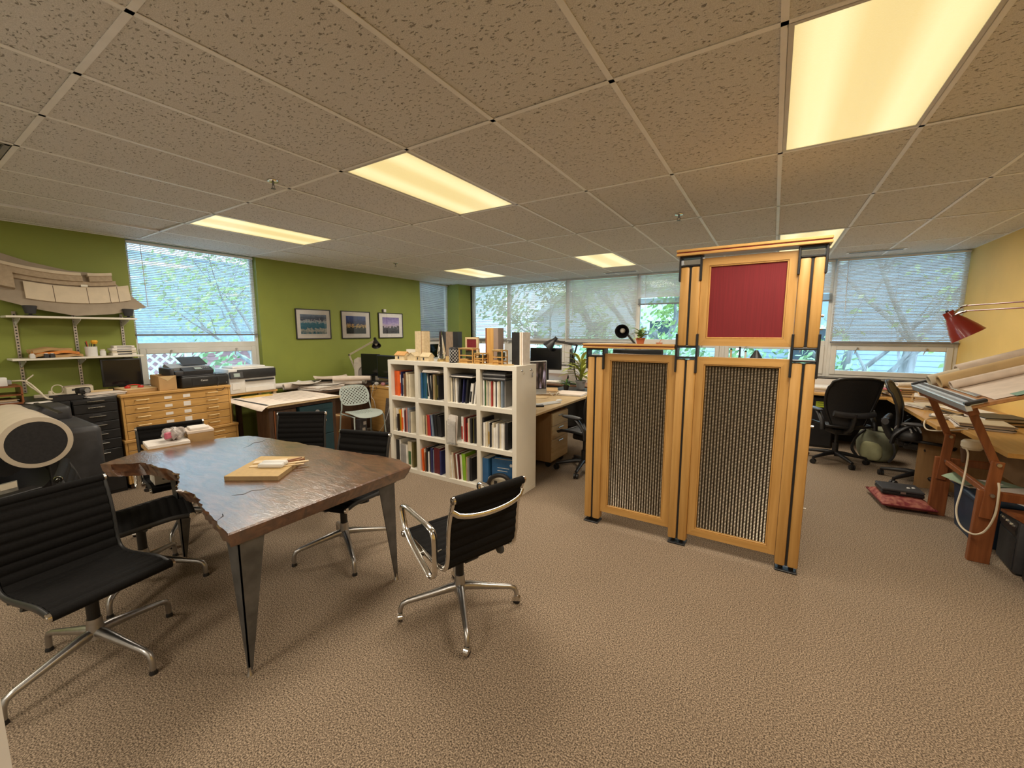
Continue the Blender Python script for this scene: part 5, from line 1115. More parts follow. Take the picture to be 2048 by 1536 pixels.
# ================================================================== desk along the green wall with drawing rolls
dk = thing('wall_desk', 'brown topped desk along the green wall heaped with drawings', 'desk', (0, 0, 0))
b = B(); b.box(XG+.02, -5.34, 3.34, 4.30, .735, .762, .003); ob('top', b, DKBROWN, dk)
b = B(); b.box(XG+.05, -5.42, 3.40, 3.42, 0, .735); ob('side_panel', b, DKBROWN, dk, smooth=0); b = B(); b.box(-5.46, -5.42, 3.42, 4.28, .1, .735); ob('front_panel', b, DKBROWN, dk, smooth=0)
pn = thing('peninsula_desk', 'maple desk with a back panel, black monitors on top', 'desk', (0, 0, 0))
b = B(); b.box(-5.34, -3.9, 4.22, 5.0, .735, .762, .003); ob('top', b, MAPLEX, pn); b = B(); b.box(-5.33, -3.92, 4.235, 4.255, .05, .735); ob('back_panel', b, MAPLEX, pn, smooth=0)
for x in (-5.33, -3.94): b = B(); b.box(x, x+.02, 4.255, 4.98, 0, .735); ob('end_panel', b, MAPLE, pn, smooth=0)
DZ = .763
for i, (p0, p1, r, l) in enumerate((((-6.14, 3.14, .03), (-6.00, 4.05, .035), .042, 'long white drawing roll against the green wall'), ((-5.94, 3.20, .03), (-5.80, 4.02, .03), .045, 'drawing roll in front of the wall roll, dark open end'), ((-5.74, 3.86, .05), (-5.46, 4.18, .05), .042, 'short open drawing roll near the desk front'), ((-5.66, 3.80, .12), (-5.36, 4.26, .10), .036, 'thin drawing roll lying on top of the heap'), ((-5.98, 4.08, .03), (-5.48, 4.27, .032), .033, 'drawing roll pointing toward the peninsula desk'))):
    paper_roll(l, (p0[0], p0[1], DZ+p0[2]+.015), (p1[0], p1[1], DZ+p1[2]+.015), r, [PAPER, PAPERP, PAPER, PAPERP, PAPER][i])
sheet('curled tan sheet thrown over the rolls on the wall desk', (-5.84, 3.92, DZ+.10), .36, .50, -24, PAPERP, .05)
sheet('white sheet sloping off the drawing heap toward the printer', (-5.80, 3.46, DZ+.075), .34, .34, 40, PAPER, .04)
stack('fan of white drawing sheets on the wall desk', (-5.66, 3.62, DZ), .42, .50, .05, 12, [PAPER, PAPERP, PAPER, PAPER, PAPERP, PAPER], 9)
sheet('large curled sheet on top of the drawing heap', (-5.70, 3.76, DZ+.052), .40, .42, 28, PAPER, .02)
sheet('drawing sheet overhanging the wall desk front', (-5.50, 3.80, DZ+.004), .32, .60, -6, PAPERP, .006)
t = thing('magazine', 'black magazine with white title blocks on the drawing heap', 'magazine', (-5.86, 3.78, DZ+.085), R(65)); b = B(); b.cbox((0, 0, .004), (.30, .20, .008), bev=.001); ob('cover', b, BLACK, t)
for k in range(3): b = B(); b.cbox((-.09+.09*k, .03, .0085), (.05, .04, .001)); ob('title_block', b, PAPER, t, smooth=0)
lamp('black desk lamp with pale arms against the green wall', (-6.10, 4.60, DZ), (-6.16, 4.48, 1.21), (-5.80, 4.75, 1.46), (.55, -.3, -.75), BLACK, CREAM, .075)
t = thing('low_cabinet', 'narrow brown cabinet behind the peninsula desk', 'cabinet', (-5.95, 4.72, 0)); b = B(); b.box(-.27, .3, -.40, .40, 0, DZ-.001); ob('body', b, DKBROWN, t); b = B(); b.box(.3, .31, -.38, .38, .05, .74); ob('door', b, DKBROWN, t)
t = thing('stone_model', 'pale arched model panel behind the black monitors', 'model', (-6.00, 4.70, DZ), R(50))
b = B(); P = [(-.20, 0), (-.20, .36), (-.14, .40), (.16, .38), (.20, .36), (.20, 0), (.14, 0)] + [(.14*math.cos(a), .14+.13*math.sin(a)) for a in [R(k*20) for k in range(0, 10)]] + [(-.14, 0)]
b.prism(P, -.03, .03, 'y'); ob('arch', b, mat('plaster', (.58, .52, .44), .8, var=.1, scale=14), t); b = B(); b.box(-.14, .14, -.01, .02, 0, .28); ob('infill', b, mat('grey_board', (.30, .27, .24), .8, var=.1, scale=9), t)
monitor('black monitor seen from behind, next to the arched panel', (-5.70, 4.56, .763), R(188), .40, .37, .29)
monitor('navy monitor between the black one and the bookshelf', (-5.24, 4.52, .763), R(174), .54, .38, .275, col=mat('navy_housing', (.022, .032, .075), .4, var=.1, scale=9))
for i, (x, y, m, l) in enumerate(((-5.30, 4.33, WHITEP, 'small white gadget at the peninsula desk edge'), (-5.18, 4.36, mat('pink_plastic', (.45, .2, .22), .5, var=.1, scale=9), 'small pink gadget at the peninsula desk edge'), (-5.42, 4.36, BLACK, 'small black gadget below the black monitor'))):
    t = thing('desk_gadget', l, 'gadget', (x, y, DZ), R(20*i)); b = B(); b.cbox((0, 0, .022), (.06, .04, .044), bev=.008, seg=2); ob('body', b, m, t); b = B(); b.cyl((0, 0, .04), (0, 0, .05), .01, n=10); ob('knob', b, GREYP, t)
cable('white cords tangled over the peninsula desk edge', [(-5.32, 4.30, DZ+.02), (-5.25, 4.22, DZ+.012), (-5.22, 4.19, DZ-.06), (-5.28, 4.20, DZ-.16), (-5.20, 4.19, DZ-.24), (-5.18, 4.20, DZ-.45)], .004, WHITEP, group='white cords')
cable('white cord hanging straight down before the leaning dark board', [(-4.72, 4.40, DZ+.02), (-4.78, 4.24, DZ+.012), (-4.80, 4.17, DZ-.10), (-4.80, 4.13, .45), (-4.86, 4.06, .2), (-4.98, 3.98, .03)], .004, WHITEP, group='white cords')
cable('dark cord curling over the peninsula desk', [(-5.0, 4.34, DZ+.05), (-5.08, 4.28, DZ+.012), (-5.2, 4.24, DZ+.03), (-5.15, 4.19, DZ-.05), (-5.3, 4.19, DZ-.08)], .003, BLACK)
sheet('white sheets at the peninsula desk end', (-4.86, 4.34, DZ+.003), .3, .2, 5, PAPER)
b = B(); b.cbox((0, 0, .30), (.62, .016, .60), bev=.002); simple('leaning_board', 'dark weathered board leaning against the peninsula desk panel', 'board', b, mat('dark_weathered', (.085, .065, .05), .8, var=.35, scale=14, stretch=(1, 1, 6)), (-4.66, 4.15, 0), (R(-8), 0, 0))
t = thing('carton', 'brown carton under the wall desk beside the shell chair', 'box', (-5.30, 3.60, 0), R(5)); b = B(); b.box(-.10, .10, -.16, .16, 0, .40, .002); ob('body', b, mat('brown_carton', (.20, .09, .03), .7, var=.12, scale=6), t); b = B(); b.box(-.101, .101, -.03, .03, .40, .402); ob('tape', b, PAPERT, t)
t = thing('bottle_pack', 'white and clear packaged bottles standing beside the brown carton', 'bottles', (-5.02, 3.80, 0), 0); b = B(); b.box(-.05, .05, -.06, .06, 0, .34, .006); ob('sleeve', b, mat('dark_print', (.10, .10, .11), .5, var=.2, scale=14), t)
for k in range(3): b = B(); b.cbox((.051, -.02+.02*k, .10+.09*k), (.002, .05, .05)); ob('label_patch', b, PAPER, t, smooth=0)
# ---------------------------------------------------------------- perforated shell chair
SHELL = mat('pale_grey_green_shell', (.40, .455, .42), .45, var=.04, scale=8)
t = thing('shell_chair', 'pale grey green perforated shell chair on thin legs', 'chair', (-4.86, 3.72, 0), R(-103))
def shell_back(u, v):
    x = (u-.5)*.44*(1-.10*(2*v-1)**2); return Vector((x, -.215 - .03*(1-(2*u-1)**2) - .10*v + .06*v*v*(0), .54+.29*v))
def perf(fn, nu, nv, hole, rim, th, nrm):
    b = B(); 
    for i in range(nu):
        for j in range(nv):
            u0, u1, v0, v1 = i/nu, (i+1)/nu, j/nv, (j+1)/nv
            solid = not hole(i, j)
            if solid:
                q = [fn(u0, v0), fn(u1, v0), fn(u1, v1), fn(u0, v1)]
                f1 = [b.bm.verts.new(p) for p in q]; b._f(f1); f2 = [b.bm.verts.new(Vector(p)+nrm) for p in q]; b._f(f2[::-1])
            else:
                m = .14
                o_ = [fn(u0, v0), fn(u1, v0), fn(u1, v1), fn(u0, v1)]; uu, vv_ = (u1-u0), (v1-v0)
                i_ = [fn(u0+uu*m, v0+vv_*m), fn(u1-uu*m, v0+vv_*m), fn(u1-uu*m, v1-vv_*m), fn(u0+uu*m, v1-vv_*m)]
                a = [b.bm.verts.new(p) for p in o_]; c = [b.bm.verts.new(p) for p in i_]; a2 = [b.bm.verts.new(Vector(p)+nrm) for p in o_]; c2 = [b.bm.verts.new(Vector(p)+nrm) for p in i_]
                for k in range(4): b._f((a[k], a[(k+1)%4], c[(k+1)%4], c[k])); b._f((a2[k], c2[k], c2[(k+1)%4], a2[(k+1)%4])); b._f((c[k], c[(k+1)%4], c2[(k+1)%4], c2[k]))
    for k in range(nu):
        for v in (0, 1):
            b._f([b.bm.verts.new(p) for p in (fn(k/nu, v), fn((k+1)/nu, v), Vector(fn((k+1)/nu, v))+nrm, Vector(fn(k/nu, v))+nrm)])
    for k in range(nv):
        for u in (0, 1):
            b._f([b.bm.verts.new(p) for p in (fn(u, k/nv), fn(u, (k+1)/nv), Vector(fn(u, (k+1)/nv))+nrm, Vector(fn(u, k/nv))+nrm)])
    bmesh.ops.remove_doubles(b.bm, verts=b.bm.verts, dist=.0002); return b
def rounded(fn):
    def g(u, v):
        s, q = 2*u-1, 2*v-1; k = 1 - .16*(s*s*q*q)**1.2; return fn(.5+s*k/2, .5+q*k/2)
    return g
ob('backrest', perf(rounded(shell_back), 17, 13, lambda i, j: (i+j) % 2 == 0 and 1 <= i <= 15 and 1 <= j <= 11, 0, 0, Vector((0, -.005, 0))), SHELL, t, smooth=40)
def shell_seat(u, v):
    x = (u-.5)*.45; y = -.20+.44*v; z = .455 + .02*(2*u-1)**2 + .012*math.sin(v*3.1) - .05*max(0, v-.75)**2*8 + .05*max(0, .2-v)*1.2
    return Vector((x, y, z))
ob('seat', perf(rounded(shell_seat), 19, 17, lambda i, j: (i+j) % 2 == 0 and 4 <= i <= 14 and 1 <= j <= 9, 0, 0, Vector((0, 0, -.006))), SHELL, t, smooth=40)
for s in (-1, 1):
    b = B(); b.tube(catmull([(s*.24, -.30, .0), (s*.225, -.24, .42), (s*.215, -.225, .50), (s*.20, -.25, .62)], 5), .010, 8); ob('rear_leg', b, SHELL, t)
    b = B(); b.tube(catmull([(s*.235, .22, .0), (s*.215, .185, .40), (s*.205, .15, .440), (s*.205, -.10, .437), (s*.222, -.235, .44)], 5), .010, 8); ob('front_leg', b, SHELL, t)

# ================================================================== middle work desk behind the bookshelf
md = thing('work_desk', 'pale oak work desk behind the bookshelf end', 'desk', (0, 0, 0)); OAK = wood('pale_oak', (.48, .33, .16), (.58, .42, .22), .45, ax=1)
b = B(); b.box(-2.85, -2.02, 3.64, 5.35, .735, .762, .003); ob('top', b, OAK, md); b = B(); b.box(-2.10, -2.05, 5.22, 5.28, 0, .735); ob('leg', b, OAK, md); b = B(); b.box(-2.84, -2.82, 3.66, 5.33, .1, .735); ob('back_panel', b, DKBROWN, md); b = B(); b.box(-2.8, -2.06, 3.66, 3.68, 0, .735); ob('end_panel', b, OAK, md)
t = thing('pedestal', 'brown pedestal drawers under the pale oak desk', 'pedestal', (-2.38, 4.42, 0)); b = B(); b.box(-.30, .26, -.22, .22, .07, .66, .003); ob('body', b, wood('oak_brown', (.30, .17, .07), (.36, .21, .09), .5), t)
for k, (z0, z1) in enumerate(((.09, .34), (.345, .50), (.505, .65))): b = B(); b.box(.26, .275, -.215, .215, z0, z1, .002); d = ob('drawer', b, OAK, t); b = B(); b.box(.275, .288, -.06, .06, z1-.04, z1-.03, .002); ob('pull', b, ALU, d)
for x in (-.24, .2):
    for y in (-.17, .17): b = B(); b.cyl((x, y-.012, .035), (x, y+.012, .035), .035, n=12); ob('caster', b, BLACK, t)
# all in one computer with a forest picture on screen
def forest():
    m = bpy.data.materials.new('forest_screen'); m.use_nodes = True; nt = m.node_tree; N = nt.nodes; L = nt.links; p = N['Principled BSDF']; p.inputs['Roughness'].default_value = .2; p.inputs['Base Color'].default_value = (.01, .01, .01, 1)
    tc = N.new('ShaderNodeTexCoord'); mp = N.new('ShaderNodeMapping'); mp.inputs['Scale'].default_value = (9, 1, 1.1); L.new(tc.outputs['Generated'], mp.inputs[0])
    nz = N.new('ShaderNodeTexNoise'); nz.inputs['Scale'].default_value = 1.6; nz.inputs['Detail'].default_value = 3; L.new(mp.outputs[0], nz.inputs['Vector'])
    cr = N.new('ShaderNodeValToRGB'); e = cr.color_ramp.elements; e[0].position = .40; e[0].color = (.012, .008, .006, 1); e[1].position = .68; e[1].color = (.42, .34, .36, 1); q = e.new(.52); q.color = (.07, .04, .025, 1); q = e.new(.60); q.color = (.20, .14, .16, 1)
    L.new(nz.outputs['Fac'], cr.inputs[0]); L.new(cr.outputs[0], p.inputs['Emission Color']); p.inputs['Emission Strength'].default_value = .9
    return m
t = thing('desktop_computer', 'silver all in one computer showing a forest picture', 'computer', (-2.40, 4.12, .763), R(-118)); SILV = mat('silver_shell', (.55, .57, .58), .35, metal=.5, var=.03, scale=5)
b = B(); b.box(-.27, .27, -.012, .012, .10, .50, .006, 2); ob('housing', b, SILV, t); b = B(); b.box(-.26, .26, .0122, .0132, .165, .49); ob('bezel', b, BLACK, t, smooth=0); b = B(); b.box(-.25, .25, .0134, .0140, .175, .48); ob('screen', b, forest(), t, smooth=0)
b = B(); b.prism([(-.10, 0), (.09, 0), (.09, .008), (-.05, .012), (-.02, .20), (-.035, .20), (-.075, .015)], -.09, .09, 'x'); ob('stand', b, SILV, t)
t = thing('keyboard', 'slim white keyboard on the pale oak desk', 'keyboard', (-2.20, 4.20, .763), R(72)); b = B(); b.box(-.21, .21, -.055, .055, 0, .010, .003); ob('base', b, SILV, t)
kb = B(); kb.box(-.0065, .0065, -.006, .006, .010, .0125, .001); kb = mesh('key', kb, WHITEP)
for r_ in range(6):
    for c_ in range(24): put('key', kb, t, (-.196+.017*c_, -.045+.018*r_, 0))
t = thing('mouse', 'white mouse beside the slim keyboard', 'mouse', (-2.17, 4.50, .763), R(80)); b = B(); b.lathe([(0, 0), (.045, 0), (.045, .006), (.03, .018), (0, .022)], 18); b.bm.transform(Matrix.Diagonal((1.2, .66, 1, 1))); ob('shell', b, WHITEP, t); b = B(); b.cbox((.03, 0, .018), (.012, .004, .006)); ob('wheel', b, GREYP, t)
stack('spread of cream papers on the pale oak desk beyond the mouse', (-2.28, 5.10, .763), .42, .38, .02, 8, [PAPER, PAPER, CREAM, PAPER, PAPERP, PAPER], 5)
for i, (x, y, rz, l) in enumerate(((-2.36, 3.86, 30, 'pink leaflet at the front of the pale oak desk'), (-2.22, 3.80, 60, 'cream leaflet at the front of the pale oak desk'), (-2.50, 4.62, 15, 'tan folder beside the computer stand'))): sheet(l, (x, y, .7635), .2, .14, rz, [mat('pink_leaf', (.5, .33, .33), .7, var=.2, scale=20), CREAM, PAPERT][i], .003)
stack('pile of folded papers and cords beyond the computer', (-2.58, 4.98, .763), .30, .34, .06, 30, [PAPERP, CARD, PAPER, CREAM, PAPERT, PAPER], 8)
t = thing('wire_loops', 'loose ring of pale cord on the pale oak desk', 'cable', (-2.40, 4.80, .765)); b = B(); b.tube([(.055*math.cos(a), .055*math.sin(a), .03+.025*math.sin(2*a)) for a in [i*.3 for i in range(24)]], .004, 6); ob('coil', b, CREAM, t)
t = thing('phone_handset', 'black gadget by the computer foot', 'phone', (-2.20, 4.02, .763), R(40)); b = B(); b.box(-.07, .07, -.03, .03, 0, .02, .008, 2); ob('body', b, BLACK, t); b = B(); b.box(-.04, .04, -.02, .02, .0202, .021); ob('display', b, GREYP, t)
plant('leafy pot plant with pale yellow leaves beside the screen post', (-2.36, 5.62, .763), .075, .13, GREYP, YLEAF, 34, .36, .06, .85, .30, 3)
plant('small trailing pot plant with a pink flower on the pale oak desk', (-2.50, 5.42, .763), .045, .07, BLACK, GLEAF, 16, .16, .03, .7, .06, 9)
t = thing('plant_table', 'low black table carrying the pot plants', 'table', (-2.42, 5.60, 0)); b = B(); b.box(-.3, .26, -.235, .2, .735, .762, .003); ob('top', b, BLACK, t)
for x in (-.27, .23): b = B(); b.box(x-.02, x+.02, .14, .18, 0, .735); ob('leg', b, BLACK, t)
# second desk by the windows with monitor and lamp
wd2 = thing('corner_desk', 'dark topped desk before the closed blinds', 'desk', (0,0,0)); b = B(); b.box(-5.2, -1.2, 5.95, 7.55, .735, .762, .003); ob('top', b, wood('walnut_laminate', (.14, .065, .03), (.20, .10, .05), .35, ax=0), wd2)
b = B(); b.box(-5.18, -1.22, 5.98, 6.0, .1, .735); ob('front_panel', b, BLACK, wd2)
for x in (-5.18, -1.24): b = B(); b.box(x, x+.02, 6.0, 7.5, 0, .735); ob('end_panel', b, BLACK, wd2)
m_ = monitor('large black monitor seen from behind on the dark desk', (-3.27, 6.25, .763), R(186), .57, .37, .385); text('DELL', .045, m_, (0, -.0362, .48), (R(90), 0, 0), GREYP)
monitor('thin black monitor turned edge on beside the large one', (-2.83, 6.35, .763), R(110), .50, .32, .40)
stack('white papers heaped behind the edge-on monitor', (-2.55, 6.6, .763), .4, .3, .10, 20, [PAPER]*6, 7)
stack('white papers below the large black monitor', (-3.05, 6.12, .763), .3, .2, .03, 8, [PAPER]*6, 4)
lamp('black clamp lamp with steel arms over the large monitor', (-2.80, 6.10, .763), (-2.66, 6.15, 1.39), (-3.10, 6.2, 1.46), (-.55, -.35, -.65), BLACK, BLACK, .10)
t = thing('tablet_stand', 'black easel with a paper beside the edge-on monitor', 'stand', (-2.68, 6.05, .763), R(150)); b = B(); b.cbox((0, 0, .13), (.20, .006, .26), rx=R(-18)); ob('easel', b, BLACK, t); b = B(); b.cbox((0, .012, .13), (.18, .003, .23), rx=R(-18)); ob('paper', b, PAPER, t); b = B(); b.box(-.1, .1, -.06, .05, 0, .008); ob('foot', b, BLACK, t)
t = thing('model_shelf', 'small sand coloured shelf unit on the dark desk before the window', 'shelf unit', (-2.35, 7.3, .763))
for z in (0, .13, .26, .39): b = B(); b.box(-.3, .3, -.1, .1, z, z+.012); ob('shelf', b, PALEW, t, smooth=0)
for s in (-1, 1): b = B(); b.box(s*.3-.006, s*.3+.006, -.1, .1, .012, .39); ob('side', b, PALEW, t, smooth=0)
for i in range(6): 
    b = B(); b.cbox((0, 0, .035), (.07, .06, .07), bev=.004); simple('curio', 'small pale curio on the sand coloured shelf unit, %s along' % ORD[i], 'curio', b, [PAPERT, CREAM, TERRA, WHITEP, CARD, GREYP][i], (-2.57+.19*(i % 3), 7.28, .763+.0125+.13*(1+i//3)), (0, 0, i), 'curios on the shelf unit')
# things behind the screen, seen over and through it
b = B(); 
td = thing('task_desk', 'desk with a black monitor hidden behind the screen', 'desk', (0,0,0)); b = B(); b.box(-1.7, -.5, 4.75, 5.45, .735, .762, .003); ob('top', b, OAK, td)
for x in (-1.68, -.54): b = B(); b.box(x, x+.03, 4.78, 5.42, 0, .735); ob('end_panel', b, OAK, td)
monitor('wide black monitor just showing over the lower screen rail', (-1.38, 5.02, .763), R(180), .60, .38, .44)
lamp('black lamp with its open shade facing out above the lower screen rail', (-1.50, 5.25, .763), (-1.42, 5.32, 1.36), (-1.62, 5.22, 1.63), (.15, -.95, -.15), BLACK, STEEL, .085)
plant('little jade plant in a terracotta pot on the screen rail', (-.865, PY+.055, 1.5105), .035, .045, TERRA, mat('jade_leaf', (.30, .42, .14), .5, var=.3, scale=20), 30, .085, .026, .8, .05, 5)
b = B(); b.lathe([(0, 0), (.02, 0), (.026, .012), (.022, .012), (0, .006)], 14); b.tube(catmull([(0,0,.01), (.012, 0, .03), (.03, .005, .035)], 4), .003, 5); simple('shell_dish', 'tiny pink dish beside the jade plant on the screen rail', 'dish', b, mat('pink_shell', (.55, .28, .2), .5, var=.1, scale=9), (-.72, PY+.04, 1.5105))
# ================================================================== mesh task chairs
def aeron_meshes():
    M_ = {}
    def bk(u, v):
        s = 2*u-1; z = .50+.56*v; w_ = (.17+.10*math.sin(min(1, v*1.15)*math.pi*.62))*(1-.18*max(0, v-.86)*6*.3)
        y = -.235 - .10*v + .05*math.sin(v*3.1) - .0 + .045*s*s*(1-.3*v)
        zz = z - .035*max(0, (abs(s)-.55))**2*4*(1 if v > .9 else 0)
        return Vector((s*w_, y, zz))
    b = B(); b.sheet(lambda u, v: bk(u, v), 12, 14, .002); M_['mesh'] = mesh('back_mesh', b, MESHB, 60)
    rim = [bk(0, k/12) for k in range(13)] + [bk(k/8, 1) + Vector((0, 0, .012*math.sin(k/8*math.pi))) for k in range(1, 8)] + [bk(1, 1-k/12) for k in range(13)] + [bk(1-k/8, 0) - Vector((0, 0, .01*math.sin(k/8*math.pi))) for k in range(1, 8)]
    b = B(); b.tube(rim, .014, 8, closed=True, flat=1.2); M_['rim'] = mesh('back_frame', b, BLACK, 60)
    b = B(); b.tube(catmull([(-.21, -.29, .66), (-.12, -.305, .645), (0, -.31, .64), (.12, -.305, .645), (.21, -.29, .66)], 4), [.030]*17, 8, flat=1.2); M_['lumbar'] = mesh('lumbar_pad', b, DARK, 60)
    b = B(); b.tube(catmull([(0, -.05, .40), (0, -.22, .44), (0, -.29, .55), (0, -.31, .66)], 4), .022, 8, flat=1.6); M_['spine'] = mesh('spine', b, BLACK, 60)
    b = B(); b.sheet(lambda u, v: Vector(((u-.5)*.47, -.23+.45*v, .475 + .025*(2*u-1)**2 - .05*max(0, v-.7)**2*6)), 10, 10, .012); M_['seat'] = mesh('seat', b, MESHB, 60)
    ri = [(sx*.235, y, .498) for sx, ys_ in ((-1, (-.22, -.1, .05, .17)), (1, (.17, .05, -.1, -.22))) for y in ys_]
    b = B(); b.tube([(-.235, -.22, .498), (-.24, -.05, .50), (-.235, .15, .49), (-.20, .225, .455), (0, .24, .44), (.20, .225, .455), (.235, .15, .49), (.24, -.05, .50), (.235, -.22, .498), (0, -.24, .475)], .016, 8, closed=True); M_['sring'] = mesh('seat_frame', b, BLACK, 60)
    b = B(); b.box(-.10, .10, -.14, .10, .37, .44, .02, 2); b.tube([(.10, .02, .40), (.20, .03, .40)], .007, 6); M_['mech'] = mesh('tilt_mechanism', b, BLACK)
    b = B(); b.cyl((0, 0, .10), (0, 0, .24), .032, n=16); b.cyl((0, 0, .24), (0, 0, .38), .016, n=14); M_['col'] = mesh('gas_column', b, BLACK)
    b = B(); b.tube([(.0, 0, .115), (.10, 0, .112), (.25, 0, .088), (.315, 0, .075)], [.030, .028, .020, .017], 8, flat=.9); M_['leg'] = mesh('base_leg', b, BLACK, 60)
    b = B(); b.cyl((-.024, 0, .029), (-.006, 0, .029), .029, n=16); b.cyl((.006, 0, .029), (.024, 0, .029), .029, n=16); b.box(-.008, .008, -.012, .012, .03, .075); M_['wheel'] = mesh('caster', b, BLACK)
    b = B(); b.tube(catmull([(0, -.22, .45), (0, -.20, .54), (0, -.12, .63), (0, -.08, .655)], 4), [.020]*13, 8, flat=1.4); M_['apost'] = mesh('arm_post', b, BLACK, 60)
    b = B(); b.grid(lambda u, v: Vector((.048*math.cos(u*6.2832)*math.sin(v*math.pi)**.7, -.03+.13*-math.cos(v*math.pi), .672+.020*math.sin(u*6.2832)*math.sin(v*math.pi)**.7)), 14, 12, True); M_['pad'] = mesh('arm_pad', b, DARK, 60)
    return M_
AM = aeron_meshes()
def aeron(label, x, y, head, base):
    t = thing('task_chair', label, 'chair', (x, y, 0), R(head-90), 'black mesh task chairs')
    for k, n in (('mesh', 'back_mesh'), ('rim', 'back_frame'), ('lumbar', 'lumbar_pad'), ('spine', 'spine'), ('seat', 'seat'), ('sring', 'seat_frame'), ('mech', 'tilt_mechanism'), ('col', 'gas_column')): put(n, AM[k], t)
    for s in (-1, 1):
        a = put('arm_post', AM['apost'], t, (s*.275, 0, 0)); put('arm_pad', AM['pad'], a)
    for k in range(5):
        a = R(base+72*k-(head-90)); l = put('base_leg', AM['leg'], t, (0,0,0), (0, 0, a)); put('caster', AM['wheel'], l, (.315, 0, 0), (0, 0, .6+k))
    return t
aeron('black mesh task chair with its back turned, by the window desk', .74, 6.33, 112, 8)
aeron('black mesh task chair seen side on beside the drafting table', 1.40, 5.86, -15, 150)
aeron('black mesh task chair half hidden by the screen, at the oak desk', -1.77, 4.36, 165, 205)

# ================================================================== window desk and right desk
WT = .772
rd = thing('window_desk', 'maple worktop running under the windows beside the yellow wall', 'desk', (0,0,0))
b = B(); b.box(-.62, XR-.005, 6.93, YF-.02, WT-.032, WT, .003); ob('top', b, MAPLEX, rd); b = B(); b.box(-.60, XR-.02, YF-.06, YF-.04, .1, WT-.032); ob('back_panel', b, BLACK, rd)
b = B(); b.box(-.61, -.59, 6.95, YF-.06, 0, WT-.032); ob('end_panel', b, MAPLE, rd)
rs = thing('side_desk', 'maple worktop along the yellow wall behind the drafting table', 'desk', (0,0,0))
b = B(); b.prism([(1.28, 5.02), (1.42, 4.99), (1.42, 4.15), (XR-.005, 4.15), (XR-.005, 6.925), (1.28, 6.925)], WT-.032, WT); ob('top', b, MAPLEY, rs); b = B(); b.box(1.84, 1.86, 4.2, 5.7, .30, WT-.032); ob('modesty_panel', b, mat('brown_hardboard', (.22, .13, .06), .7, var=.08, scale=9), rs)
b = B(); b.box(1.34, XR-.02, 5.72, 5.74, 0, WT-.032); ob('support_panel', b, wood('oak_brown', (.30, .17, .07), (.36, .21, .09)), rs)
t = thing('file_cabinet', 'black two drawer cabinet with a yellow green sticker under the window desk', 'cabinet', (.42, 7.32, 0)); b = B(); b.box(-.3, .35, -.3, .22, 0, .70, .003); ob('body', b, BLACKM, t)
for k in range(2): b = B(); b.box(-.29, .34, -.315, -.30, .03+.34*k, .35+.34*k, .003); d = ob('drawer', b, BLACKM, t); b = B(); b.box(-.06, .06, -.335, -.315, .30+.34*k, .312+.34*k, .002); ob('pull', b, ALU, d)
b = B(); b.box(.14, .25, -.3165, -.3155, .57, .65); ob('sticker', b, mat('lime_sticker', (.45, .55, .03), .6, var=.05, scale=9), t, smooth=0)
for k in range(2): b = B(); b.box(.16, .23, -.3168, -.3166, .625-.03*k, .630-.03*k); ob('sticker_line', b, INK, t, smooth=0)
# clutter on the window desk
stack('heap of white sheets at the screen end of the window desk', (.46, 7.22, WT), .55, .34, .07, 3, [PAPER, PAPER, PAPERP, PAPER, CREAM, PAPER], 8)
stack('pile of tan folders behind the turned task chair', (.98, 7.18, WT), .55, .36, .08, -4, [PAPERT, PAPER, CARD, PAPERP, PAPERT, PAPER], 8)
stack('layered tan and brown drawings in the desk corner', (1.62, 7.22, WT), .70, .46, .14, 6, [PAPERT, CARD, PAPERP, PAPERT, PAPER, CARD], 12)
b = B(); b.cbox((0, 0, .008), (.55, .10, .014), rz=0); simple('red_folder', 'red edged folder lying across the window desk papers', 'folder', b, mat('red_folder', (.50, .10, .12), .6, var=.1, scale=9), (1.15, 7.06, WT+.098), (0, R(2), R(-12)), smooth=0)
paper_roll('white paper roll lying on the window desk drawings', (1.38, 7.05, WT+.16), (1.62, 7.12, WT+.17), .03)
t = thing('crumpled_paper', 'crumpled tan tracing paper in the desk corner', 'paper', (1.70, 6.56, WT+.092)); b = B(); b.sheet(lambda u, v: Vector(((u-.5)*.42, (v-.5)*.46, .05+.035*math.sin(11*u+3*v)*math.sin(9*v)+.02*math.sin(23*u*v+4))), 16, 16, .002); ob('sheet', b, PAPERT, t, smooth=0)
t = thing('tan_box', 'open tan box under the window desk corner', 'box', (1.60, 6.95, WT-.0)); b = B(); b.box(-.10, .10, -.10, .10, .0, .10, .002); ob('body', b, CARD, t); b = B(); b.box(-.10, .10, -.102, -.10, .0, .10); ob('front', b, MAPLE, t)
bpy.data.objects.remove(t.children[0]); bpy.data.objects.remove(t.children[0]); bpy.data.objects.remove(t)
stack('open notebooks and papers on the side desk', (1.66, 5.85, WT), .36, .50, .05, 10, [CARD, PAPER, BLACK, PAPERP, PAPER, BLACK], 7)
stack('tan envelopes and drawings nearest the window on the side desk', (1.68, 6.62, WT), .46, .40, .09, -12, [PAPERT, CARD, PAPER, PAPERT, PAPERP, CARD], 9, 'paper stacks')
stack('white and tan sheets spread by the side desk edge', (1.52, 6.22, WT), .38, .30, .035, 22, [PAPER, PAPERT, PAPER, PAPERP, PAPER, CREAM], 6)
stack('dark bound reports on the side desk near the cord', (1.78, 5.46, WT), .34, .28, .07, 14, [DARK, PAPER, CARD, BLACK, PAPERP, PAPER], 7)
stack('small pad pile at the side desk edge before the drafting table', (1.46, 5.52, WT), .22, .20, .03, -15, [PAPER, CREAM, PAPER, GREYP, PAPER, PAPERP], 5)
sheet('white sheet on the side desk notebooks', (1.68, 5.88, WT+.051), .30, .34, 15, PAPER, .004)
